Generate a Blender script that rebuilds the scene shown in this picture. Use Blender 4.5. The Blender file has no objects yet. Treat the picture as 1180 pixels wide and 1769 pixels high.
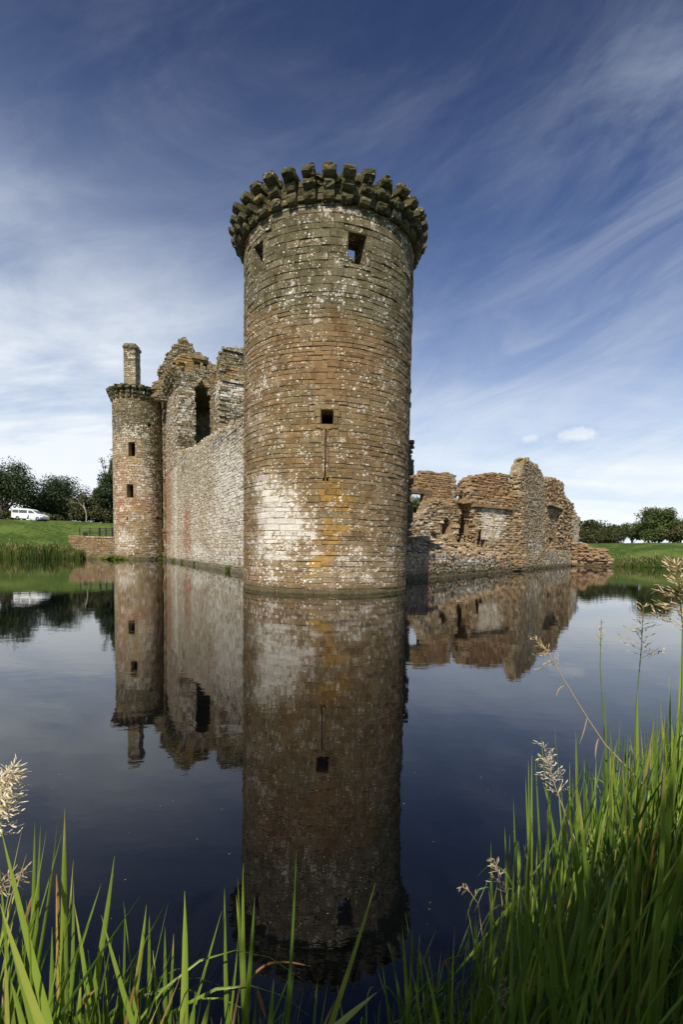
import bpy, math, random
import numpy as np
from mathutils import Matrix, Vector
random.seed(7)
RS = np.random.RandomState(11)
rad = math.radians
scene = bpy.context.scene

# ------------------------------------------------------------------ camera
CAM_H = 1.8
F, PITCH, ROLL, XP, YP = 840.8, rad(3.471), rad(0.89), 590.0, 1002.2
cd = bpy.data.cameras.new("camera")
cd.sensor_fit = 'HORIZONTAL'; cd.sensor_width = 36; cd.lens = 36 * F / 1180
cd.shift_y = (YP - 884.5) / 1180
cd.clip_start = 0.05; cd.clip_end = 6000
cam = bpy.data.objects.new("camera", cd)
scene.collection.objects.link(cam)
cam.matrix_world = Matrix.Translation((0, 0, CAM_H)) @ Matrix.Rotation(math.pi / 2 - PITCH, 4, 'X') @ Matrix.Rotation(ROLL, 4, 'Z')
scene.camera = cam

# ------------------------------------------------------------------ light
SUN_AZ, SUN_EL = 196.3, 46.0      # compass-like: clockwise from +Y
scene.view_settings.view_transform = 'Standard'
scene.view_settings.look = 'None'
scene.view_settings.exposure = 0.2
scene.view_settings.gamma = 1
world = bpy.data.worlds.new("World"); scene.world = world; world.use_nodes = True


class NT:
    """tiny node builder"""
    def __init__(s, tree): s.t = tree; s.t.nodes.clear()
    def n(s, typ, props=None, **inp):
        nd = s.t.nodes.new(typ)
        for k, v in (props or {}).items(): setattr(nd, k, v)
        for k, v in inp.items():
            key = int(k[1:]) if k[0] == 'i' and k[1:].isdigit() else k.replace('_', ' ')
            s.set(nd.inputs[key], v)
        return nd
    def set(s, sock, v):
        if isinstance(v, bpy.types.NodeSocket): s.t.links.new(v, sock)
        elif isinstance(v, bpy.types.Node): s.t.links.new(v.outputs[0], sock)
        else:
            if isinstance(v, (tuple, list)) and len(v) == 3 and sock.type == 'RGBA': v = (*v, 1)
            sock.default_value = v
    def m(s, op, a, b=0.0, c=0.0, clamp=False):
        nd = s.n('ShaderNodeMath', {'operation': op, 'use_clamp': clamp}); s.set(nd.inputs[0], a)
        if len(nd.inputs) > 1: s.set(nd.inputs[1], b)
        if len(nd.inputs) > 2: s.set(nd.inputs[2], c)
        return nd.outputs[0]
    def mix(s, f, a, b, mode='MIX'):
        nd = s.n('ShaderNodeMix', {'data_type': 'RGBA', 'blend_type': mode})
        s.set(nd.inputs[0], f); s.set(nd.inputs[6], a); s.set(nd.inputs[7], b)
        return nd.outputs[2]
    def smooth(s, v, lo, hi):
        nd = s.n('ShaderNodeMapRange', {'interpolation_type': 'SMOOTHSTEP'})
        s.set(nd.inputs[0], v); s.set(nd.inputs[1], lo); s.set(nd.inputs[2], hi)
        return nd.outputs[0]
    def noise(s, vec, scale, detail=3, rough=0.55, dist=0.0):
        nd = s.n('ShaderNodeTexNoise', Vector=vec, Scale=scale, Detail=detail, Roughness=rough, Distortion=dist)
        return nd.outputs[0]
    def ramp(s, v, stops):
        nd = s.n('ShaderNodeValToRGB'); s.set(nd.inputs[0], v); cr = nd.color_ramp
        while len(cr.elements) < len(stops): cr.elements.new(0.5)
        for e, (p, c) in zip(cr.elements, stops): e.position = p; e.color = (*c, 1)
        return nd.outputs[0]


def build_world():
    w = NT(world.node_tree)
    sky = w.n('ShaderNodeTexSky', {'sky_type': 'NISHITA', 'sun_disc': False, 'sun_elevation': rad(SUN_EL), 'sun_rotation': rad(SUN_AZ),
                                   'altitude': 50.0, 'air_density': 1.0, 'dust_density': 0.6, 'ozone_density': 3.0})
    tc = w.n('ShaderNodeTexCoord')
    sep = w.n('ShaderNodeSeparateXYZ', Vector=tc.outputs['Generated'])
    x, y, z = sep.outputs
    zc = w.m('MAXIMUM', z, 0.0)
    az = w.m('ARCTAN2', x, y)                        # radians, 0 = towards the castle
    el = w.m('ARCSINE', zc)
    # clouds live on a high flat layer: project the direction on it
    den = w.m('ADD', zc, 0.12)
    px = w.m('DIVIDE', x, den); py = w.m('DIVIDE', y, den)
    pv = w.n('ShaderNodeCombineXYZ', X=px, Y=py, Z=0.0)
    mp = w.n('ShaderNodeMapping', Vector=w.n('ShaderNodeVectorRotate', Vector=w.n('ShaderNodeCombineXYZ', X=az, Y=el, Z=0.0), Axis=(0, 0, 1), Angle=rad(-20)), Scale=(1.6, 4.0, 1))
    n1 = w.noise(mp, 1.1, 9, 0.62, 0.6)
    mp2 = w.n('ShaderNodeMapping', Vector=pv, Location=(3.3, 1.2, 0), Rotation=(0, 0, rad(-15)), Scale=(0.7, 1.3, 1))
    n2 = w.noise(mp2, 0.8, 6, 0.55, 0.3)
    ae = w.n('ShaderNodeCombineXYZ', X=az, Y=w.m('MULTIPLY', el, 1.25), Z=0.0)
    mp3 = w.n('ShaderNodeMapping', Vector=w.n('ShaderNodeVectorRotate', Vector=ae, Axis=(0, 0, 1), Angle=rad(-24)), Location=(2.3, 1.7, 0), Scale=(1.7, 5.2, 1))
    n3 = w.noise(mp3, 1.5, 10, 0.62, 0.9)

    def blob(a0, e0, ra, re, tilt=0.0):
        da = w.m('SUBTRACT', az, a0); de = w.m('SUBTRACT', el, e0)
        de = w.m('SUBTRACT', de, w.m('MULTIPLY', da, tilt))
        q = w.m('ADD', w.m('POWER', w.m('ABSOLUTE', w.m('DIVIDE', da, ra)), 2.0), w.m('POWER', w.m('ABSOLUTE', w.m('DIVIDE', de, re)), 2.0))
        return w.m('EXPONENT', w.m('MULTIPLY', q, -1.0))
    left = blob(-0.62, 0.24, 0.50, 0.27)
    rlow = blob(0.60, 0.14, 0.70, 0.20, 0.10)
    diag = blob(0.42, 0.40, 0.35, 0.10, 0.55)
    rtop = blob(0.60, 0.66, 0.26, 0.14, 0.1)
    haze = w.m('EXPONENT', w.m('MULTIPLY', el, -4.2))
    cover = w.m('ADD', w.m('MULTIPLY', left, 1.25), w.m('MULTIPLY', rlow, 0.62))
    body = w.m('MULTIPLY', cover, w.smooth(n2, 0.15, 0.75))
    wis = w.m('MULTIPLY', w.m('ADD', w.m('ADD', w.m('MULTIPLY', diag, 0.24), w.m('MULTIPLY', cover, 0.3)), w.m('ADD', w.m('MULTIPLY', rtop, 0.40), 0.06)), w.smooth(n3, 0.34, 0.84))
    soft = w.m('MULTIPLY', w.smooth(n1, 0.40, 0.8), 0.20)
    puff0 = blob(0.438, 0.214, 0.044, 0.019)
    pn = w.noise(tc.outputs['Generated'], 30, 8, 0.68)
    puff = w.smooth(w.m('ADD', puff0, w.m('MULTIPLY', w.m('SUBTRACT', pn, 0.5), 1.1)), 0.50, 0.95)
    puff1 = blob(0.36, 0.214, 0.03, 0.014)
    puffb = w.smooth(w.m('ADD', puff1, w.m('MULTIPLY', w.m('SUBTRACT', pn, 0.5), 1.1)), 0.60, 1.2)
    cl = w.m('ADD', w.m('ADD', body, wis), w.m('ADD', soft, w.m('ADD', w.m('MULTIPLY', puff, 0.34), w.m('MULTIPLY', puffb, 0.3))))
    cl = w.m('ADD', cl, w.m('MULTIPLY', haze, 0.70), clamp=True)
    # polarised deep blue overhead
    tint = w.ramp(el, [(0.0, (0.80, 0.94, 1.0)), (0.25, (0.46, 0.77, 1.12)), (0.5, (0.37, 0.56, 0.90)), (0.75, (0.31, 0.39, 0.60)), (1.0, (0.30, 0.34, 0.46))])
    blue = w.mix(1.0, sky.outputs[0], tint, 'MULTIPLY')
    cc = w.ramp(el, [(0.0, (9.4, 9.9, 10.3)), (0.3, (8.2, 8.8, 9.4)), (0.55, (5.4, 6.1, 7.2)), (0.9, (2.5, 3.0, 4.2))])
    col = w.mix(cl, blue, cc)
    bg = w.n('ShaderNodeBackground', Color=col, Strength=0.09)
    out = w.n('ShaderNodeOutputWorld', Surface=bg)


build_world()
sl = bpy.data.lights.new("sun", 'SUN'); sl.energy = 5.0; sl.angle = rad(0.5); sl.color = (1.0, 0.92, 0.78)
sun = bpy.data.objects.new("sun", sl); scene.collection.objects.link(sun)
sd = Vector((math.sin(rad(SUN_AZ)) * math.cos(rad(SUN_EL)), math.cos(rad(SUN_AZ)) * math.cos(rad(SUN_EL)), math.sin(rad(SUN_EL))))
sun.rotation_euler = sd.to_track_quat('Z', 'Y').to_euler()
sun.location = sd * 200


# ------------------------------------------------------------------ survey: from measured sight lines to places on the site
def ray(x, y):
    X = (x - XP) / F; Y = (y - YP) / F
    a = X * math.cos(ROLL) + Y * math.sin(ROLL); b = -X * math.sin(ROLL) + Y * math.cos(ROLL)
    return np.array([a, math.cos(PITCH) - b * math.sin(PITCH), -math.sin(PITCH) - b * math.cos(PITCH)])
def aty(x, y, Y):
    d = ray(x, y); return np.array([0, 0, CAM_H]) + Y / d[1] * d
def atz(x, y, z=0.0):
    d = ray(x, y); t = (z - CAM_H) / d[2]; return np.array([0, 0, CAM_H]) + t * d


class Plane:
    """vertical wall plane: s runs along u, z up, d outwards (to the right of u is the outside when side=1)"""
    def __init__(s, O, u, side=1):
        s.O = np.array(O, float)[:2]; u = np.array(u, float)[:2]; s.u = u / np.hypot(*u)
        s.n = np.array([s.u[1], -s.u[0]]) * side
    def P(s, S, Z, D):
        S, Z, D = np.broadcast_arrays(S, Z, D)
        return np.stack([s.O[0] + S * s.u[0] + D * s.n[0], s.O[1] + S * s.u[1] + D * s.n[1], Z], -1)
    def sz(s, x, y):
        r = ray(x, y); t = (s.n @ s.O) / (s.n @ r[:2]); p = np.array([0, 0, CAM_H]) + t * r
        return float((p[:2] - s.O) @ s.u), float(p[2])
    def poly(s, pts): return np.array([s.sz(*p) for p in pts])
    def off(s, d, ds=0.0):
        q = Plane(s.O + s.n * d + s.u * ds, s.u); q.n = s.n.copy(); return q


class Cyl:
    def __init__(s, cx, cy, R): s.c = np.array([cx, cy]); s.R = R
    def P(s, S, Z, D):
        S, Z, D = np.broadcast_arrays(S, Z, D)
        th = S / s.R
        return np.stack([s.c[0] + (s.R + D) * np.sin(th), s.c[1] - (s.R + D) * np.cos(th), Z], -1)
    def sz(s, x, y):
        r = ray(x, y); a = r[:2]; A = a @ a; B = -2 * a @ s.c; C = s.c @ s.c - s.R ** 2
        q = B * B - 4 * A * C; t = (-B - math.sqrt(max(q, 0))) / (2 * A)
        p = np.array([0, 0, CAM_H]) + t * r; v = p[:2] - s.c
        return float(math.atan2(v[0], -v[1]) * s.R), float(p[2])


def inpoly(poly, S, Z):
    S = np.asarray(S, float); Z = np.asarray(Z, float); r = np.zeros(S.shape, bool); n = len(poly)
    for i in range(n):
        x0, y0 = poly[i]; x1, y1 = poly[(i + 1) % n]
        c = ((y0 > Z) != (y1 > Z))
        with np.errstate(divide='ignore', invalid='ignore'):
            xi = (x1 - x0) * (Z - y0) / (y1 - y0 if y1 != y0 else 1e-9) + x0
        r ^= c & (S < xi)
    return r


# ------------------------------------------------------------------ mesh builder
class MB:
    def __init__(s): s.v = []; s.f = []; s.t = []; s.n = 0
    def add(s, V, Fc, tint=None):
        V = np.asarray(V, float).reshape(-1, 3); Fc = np.asarray(Fc, int)
        s.v.append(V); s.f.append(Fc + s.n); s.n += len(V)
        if tint is None: tint = (0.5, 0.5, 0.5)
        s.t.append(np.broadcast_to(np.asarray(tint, float), (len(V), 3)))
    def build(s, name, mat, parent=None, pat=None, smooth=False, base=None):
        V = np.concatenate(s.v) if s.v else np.zeros((0, 3)); T = np.concatenate(s.t)
        patv = pat(V) if pat else None
        if base is None and parent is not None: base = np.array(parent.location)
        if base is None: base = np.zeros(3)
        me = bpy.data.meshes.new(name)
        me.vertices.add(len(V)); me.vertices.foreach_set('co', (V - base).ravel())
        li = np.concatenate([f.ravel() for f in s.f]); lt = np.concatenate([np.full(len(f), f.shape[1]) for f in s.f])
        ls = np.concatenate([[0], np.cumsum(lt)[:-1]])
        me.loops.add(len(li)); me.loops.foreach_set('vertex_index', li)
        me.polygons.add(len(lt)); me.polygons.foreach_set('loop_start', ls); me.polygons.foreach_set('loop_total', lt)
        me.polygons.foreach_set('use_smooth', np.full(len(lt), bool(smooth)))
        me.update(calc_edges=True); me.validate()
        a = me.attributes.new('tint', 'FLOAT_COLOR', 'POINT')
        a.data.foreach_set('color', np.concatenate([T, np.ones((len(T), 1))], 1).astype(np.float32).ravel())
        if patv is not None:
            a = me.attributes.new('pat', 'FLOAT_COLOR', 'POINT'); a.data.foreach_set('color', patv.astype(np.float32).ravel())
        me.materials.append(mat)
        o = bpy.data.objects.new(name, me); scene.collection.objects.link(o)
        o.location = base if parent is None else (0, 0, 0)
        if parent is not None: o.parent = parent
        return o
    def box(s, c, size, rot=None, tint=None, jit=0.0):
        q = np.array([[i, j, k] for k in (-.5, .5) for j in (-.5, .5) for i in (-.5, .5)]) * np.array(size)
        if jit: q = q + RS.uniform(-jit, jit, q.shape)
        if rot is not None: q = q @ np.array(rot).T
        s.add(q + np.array(c), [[0, 2, 3, 1], [4, 5, 7, 6], [0, 1, 5, 4], [2, 6, 7, 3], [0, 4, 6, 2], [1, 3, 7, 5]], tint)
    def tube(s, pts, radii, k=6, tint=None, cap=True):
        pts = np.array(pts, float); n = len(pts); radii = np.broadcast_to(radii, n)
        T = np.gradient(pts, axis=0); T /= np.linalg.norm(T, axis=1)[:, None] + 1e-9
        up = np.array([0, 0, 1.]) if abs(T[0][2]) < 0.9 else np.array([1., 0, 0])
        V = []
        for i in range(n):
            a = np.cross(T[i], up); a /= np.linalg.norm(a) + 1e-9; b = np.cross(T[i], a)
            an = np.arange(k) * 2 * math.pi / k
            V.append(pts[i] + radii[i] * (np.cos(an)[:, None] * a + np.sin(an)[:, None] * b))
        V = np.concatenate(V); Fq = [[i * k + j, i * k + (j + 1) % k, (i + 1) * k + (j + 1) % k, (i + 1) * k + j] for i in range(n - 1) for j in range(k)]
        s.add(V, Fq, tint)
    def prism(s, prof, origin, ax, ay, az, w, tint=None):
        """profile (a,b) in ax/ay, extruded along az by w centred"""
        p = np.array(prof, float); n = len(p); ax, ay, az, o = map(np.array, (ax, ay, az, origin))
        L = o + p[:, :1] * ax + p[:, 1:] * ay
        V = np.concatenate([L - az * w / 2, L + az * w / 2])
        s.add(V, [[i, (i + 1) % n, n + (i + 1) % n, n + i] for i in range(n)], tint)
        k = s.n - 2 * n
        s.f.append(np.array([list(range(k + n - 1, k - 1, -1))])); s.f.append(np.array([list(range(k + n, k + 2 * n))]))


def stones(mb, mp, s0, s1, z0, z1, prot=0.05, skirt=0.04, nu=3, rnd=0.35, edge=0.016, jit=0.0, tintbias=None, lean=0.25):
    """one pillow-faced block for every rectangle [s0,s1]x[z0,z1] on the wall surface mp"""
    s0, s1, z0, z1 = (np.asarray(a, float) for a in (s0, s1, z0, z1)); N = len(s0)
    if N == 0: return
    skirt = np.broadcast_to(skirt, (N,)).astype(float)
    inner = np.linspace(0, 1, nu)
    g = np.concatenate([[0, 0], 0.0 * inner, [1, 1]]); m = len(g)
    w = (s1 - s0)[:, None]; h = (z1 - z0)[:, None]
    ge = edge * RS.uniform(0.7, 1.5, (N, 1)); gw = 0.006 * RS.uniform(0.3, 1.8, (N, 1))
    def line(L):
        a = np.zeros((N, m)); a[:, 0] = a[:, 1] = gw[:, 0] / L[:, 0]
        e = np.minimum((ge + gw) / L, 0.3); a[:, 2:2 + nu] = e + inner[None] * (1 - 2 * e); a[:, -2:] = 1 - gw / L
        return a
    U = line(w); Vv = line(h)
    su = s0[:, None] + U * w; zv = z0[:, None] + Vv * h
    S = np.repeat(su[:, None, :], m, 1); Z = np.repeat(zv[:, :, None], m, 2)
    lay = np.minimum(np.minimum(np.arange(m)[:, None], np.arange(m)[None]), np.minimum(m - 1 - np.arange(m)[:, None], m - 1 - np.arange(m)[None]))
    p = prot * RS.uniform(1 - rnd, 1 + rnd, N); tl = RS.uniform(-lean, lean, (N, 2)) * prot
    D = p[:, None, None] + tl[:, 0, None, None] * (U[:, None, :] - .5) * 2 + tl[:, 1, None, None] * (Vv[:, :, None] - .5) * 2
    D = D + RS.uniform(-1, 1, D.shape) * prot * 0.18
    D = np.where(lay[None] == 1, D - prot * 0.55, D)
    D = np.where(lay[None] == 0, -skirt[:, None, None], D)
    j = jit * RS.uniform(-1, 1, (2,) + S.shape); j = np.where(lay[None, None] >= 1, j, 0)
    # keep neighbour ring together
    S = S + j[0]; Z = Z + j[1]
    P = mp.P(S, Z, D).reshape(-1, 3)
    i = np.arange(m - 1); q = (i[:, None] * m + i[None]).ravel()
    fq = np.stack([q, q + 1, q + m + 1, q + m], 1)
    Fc = (fq[None] + (np.arange(N) * m * m)[:, None, None]).reshape(-1, 4)
    t = RS.uniform(0, 1, (N, 3))
    if tintbias is not None: t = tintbias(t, (s0 + s1) / 2, (z0 + z1) / 2)
    mb.add(P, Fc, np.repeat(t, m * m, 0))


def lay(mb, mp, a, b, lo, hi, inside=None, course=(0.2, 0.32), length=(0.3, 0.7), holes=(), prot=0.05, edge_depth=0.4, wob=0.0, sclip=None, **kw):
    """coursed masonry between s=a..b, z=lo..hi"""
    rows = []; z = lo
    while z < hi:
        h = random.uniform(*course); h = min(h, hi - z)
        if h < 0.06: break
        if hi - z - h < course[0] * 0.5: h = hi - z
        s = a + (random.uniform(-0.4, 0) if inside is not None else 0)
        cuts = [s]
        while s < b:
            l = random.uniform(*length) * (0.8 + 0.4 * h / course[1]); s += l
            if b - s < length[0] * 0.6: s = b
            cuts.append(min(s, b))
        cuts = np.array(cuts)
        r = np.stack([cuts[:-1], cuts[1:], np.full(len(cuts) - 1, z), np.full(len(cuts) - 1, z + h)], 1)
        rows.append(r); z += h
    r = np.concatenate(rows)
    for (h0, h1, k0, k1) in holes:
        ov = (r[:, 1] > h0) & (r[:, 0] < h1) & (r[:, 3] > k0) & (r[:, 2] < k1)
        zc = (r[:, 2] + r[:, 3]) / 2; zin = (zc > k0) & (zc < k1)
        A = r[ov & zin]; L = A.copy(); L[:, 1] = np.minimum(L[:, 1], h0); Rr = A.copy(); Rr[:, 0] = np.maximum(Rr[:, 0], h1)
        B = r[ov & ~zin]; hiB = ((B[:, 2] + B[:, 3]) / 2 > k1); B[hiB, 2] = np.maximum(B[hiB, 2], k1); B[~hiB, 3] = np.minimum(B[~hiB, 3], k0)
        r = np.concatenate([r[~ov], L, Rr, B]); r = r[(r[:, 1] - r[:, 0] > 0.04) & (r[:, 3] - r[:, 2] > 0.04)]
    sc = (r[:, 0] + r[:, 1]) / 2; zc = (r[:, 2] + r[:, 3]) / 2
    sk = np.full(len(r), 0.04)
    if inside is not None:
        k = inside(sc, zc); r = r[k]; sc = sc[k]; zc = zc[k]; sk = sk[k]
        e = ~(inside(sc, zc + 0.35) & inside(sc - 0.45, zc) & inside(sc + 0.45, zc)); sk[e] = edge_depth
    else:
        sk[r[:, 3] > hi - 0.02] = edge_depth
    if sclip: r[:, 0] = np.maximum(r[:, 0], sclip[0]); r[:, 1] = np.minimum(r[:, 1], sclip[1]); q_ = r[:, 1] - r[:, 0] > .05; r = r[q_]; sk = sk[q_]
    zz0, zz1 = r[:, 2].copy(), r[:, 3].copy()
    if wob:
        o = wob * (np.sin(r[:, 0] * 2.1 + 1) + 0.6 * np.sin(r[:, 0] * 4.7 + 2)); zz0 += o; zz1 += o
    stones(mb, mp, r[:, 0], r[:, 1], zz0, zz1, prot=prot, skirt=sk, **kw)


def slab(mb, mp, sl_, zl, mask, thick, d0=-0.02, wrap=False):
    """solid wall core from grid cells: front, back and every exposed edge"""
    sl_ = np.asarray(sl_, float); zl = np.asarray(zl, float); ns, nz = len(sl_), len(zl)
    S, Z = np.meshgrid(sl_, zl)
    P0 = mp.P(S, Z, np.full(S.shape, d0)).reshape(-1, 3); P1 = mp.P(S, Z, np.full(S.shape, -thick)).reshape(-1, 3)
    V = np.concatenate([P0, P1]); off = ns * nz
    J, I = np.nonzero(mask); a = J * ns + I; F_ = [np.stack([a, a + 1, a + ns + 1, a + ns], 1), np.stack([a + off, a + ns + off, a + ns + 1 + off, a + 1 + off], 1)]
    m = np.pad(mask, 1)
    if wrap: m[1:-1, 0] = mask[:, -1]; m[1:-1, -1] = mask[:, 0]
    for dj, di, p, q in ((0, -1, ns, 0), (0, 1, 1, ns + 1), (-1, 0, 0, 1), (1, 0, ns + 1, ns)):
        nb = m[1 + dj:m.shape[0] - 1 + dj, 1 + di:m.shape[1] - 1 + di]
        j, i = np.nonzero(mask & ~nb); b = j * ns + i
        F_.append(np.stack([b + p, b + q, b + q + off, b + p + off], 1))
    mb.add(V, np.concatenate([f for f in F_ if len(f)]), (0.5, 0.35, 0.5))


def lines(a, b, step, extra=()):
    l = list(np.linspace(a, b, max(2, int(round((b - a) / step)) + 1)))
    ex = [e for e in extra if a < e < b]
    l = [v for v in l if all(abs(v - e) > step * 0.25 for e in ex) or v in (a, b)] + ex
    return np.array(sorted(l))


def rubble(mb, pts, size=(0.2, 0.5), flat=0.55, seed=0, rotz=None, buried=0.3):
    """loose rough stones centred on pts (N,3)"""
    pts = np.asarray(pts, float); N = len(pts)
    if not N: return
    r = np.random.RandomState(seed)
    g = np.array([[i, j, k] for k in (-1, 0, 1) for j in (-1, 0, 1) for i in (-1, 0, 1)], float)
    nrm = np.linalg.norm(g, axis=1); gg = g * np.where(nrm > 1.5, 0.80, np.where(nrm > 1.2, 0.92, 1.0))[:, None]
    idx = lambda i, j, k: (k + 1) * 9 + (j + 1) * 3 + (i + 1)
    fc = []
    for a in (-1, 0):
        for b in (-1, 0):
            fc += [[idx(a, b, -1), idx(a, b + 1, -1), idx(a + 1, b + 1, -1), idx(a + 1, b, -1)], [idx(a, b, 1), idx(a + 1, b, 1), idx(a + 1, b + 1, 1), idx(a, b + 1, 1)],
                   [idx(a, -1, b), idx(a + 1, -1, b), idx(a + 1, -1, b + 1), idx(a, -1, b + 1)], [idx(a, 1, b), idx(a, 1, b + 1), idx(a + 1, 1, b + 1), idx(a + 1, 1, b)],
                   [idx(-1, a, b), idx(-1, a, b + 1), idx(-1, a + 1, b + 1), idx(-1, a + 1, b)], [idx(1, a, b), idx(1, a + 1, b), idx(1, a + 1, b + 1), idx(1, a, b + 1)]]
    fc = np.array(fc)
    L = r.uniform(size[0], size[1], (N, 1)); dim = np.concatenate([L, L * r.uniform(0.5, 0.9, (N, 1)), L * flat * r.uniform(0.6, 1.1, (N, 1))], 1) / 2
    V = gg[None] * dim[:, None] * (1 + r.uniform(-.16, .16, (N, 27, 3)))
    a = r.uniform(0, math.pi, N) if rotz is None else r.normal(rotz, 0.25, N); t = r.normal(0, 0.13, N)
    ca, sa, ct, st = np.cos(a), np.sin(a), np.cos(t), np.sin(t)
    x, y, z = V[..., 0], V[..., 1], V[..., 2]
    y, z = y * ct[:, None] - z * st[:, None], y * st[:, None] + z * ct[:, None]
    x, z = x * ct[:, None] - z * st[:, None] * .7, x * st[:, None] * .7 + z * ct[:, None]
    x, y = x * ca[:, None] - y * sa[:, None], x * sa[:, None] + y * ca[:, None]
    V = np.stack([x, y, z], -1) + pts[:, None]
    mb.add(V.reshape(-1, 3), (fc[None] + (np.arange(N) * 27)[:, None, None]).reshape(-1, 4), np.repeat(r.uniform(0, 1, (N, 3)), 27, 0))


def caprock(mb, mp, inside, a, b, lo, hi, thick, step=0.3, size=(0.25, 0.6), seed=0, flat=0.5, rotz=None, zs=0.1, sides=True):
    """loose stones along the broken outline of a wall region"""
    r = np.random.RandomState(seed); S, Z = np.meshgrid(np.arange(a, b, step), np.arange(lo, hi, step * 0.5))
    I = inside(S, Z); up = inside(S, Z + step * 0.5); k = I & ~up
    if sides: k |= I & (~inside(S - step, Z) | ~inside(S + step, Z))
    s, z = S[k], Z[k]; n = max(1, int(thick / (size[1] * 0.8))); out = []
    for i in range(n):
        d = -(i + 0.4) / n * thick + r.uniform(-.1, .1, len(s))
        out.append(mp.P(s + r.uniform(-.15, .15, len(s)), z + r.uniform(-.1, .5, len(s)) * zs * 2, d))
    rubble(mb, np.concatenate(out), size, flat, seed + 1, rotz)


# ------------------------------------------------------------------ naming
def thing(name, label, cat, loc, group=None):
    o = bpy.data.objects.new(name, None); scene.collection.objects.link(o); o.location = loc; o.empty_display_size = 0.3
    return tag(o, label, cat, group)
def tag(o, label, cat, group=None, kind=None):
    if label: o['label'] = label
    if cat: o['category'] = cat
    if group: o['group'] = group
    if kind: o['kind'] = kind
    return o
def structure(o): o['kind'] = 'structure'; return o
def stuff(o, label, cat): return tag(o, label, cat, None, 'stuff')


# ------------------------------------------------------------------ materials
def new_mat(name):
    m = bpy.data.materials.new(name); m.use_nodes = True; return m, NT(m.node_tree)


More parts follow.
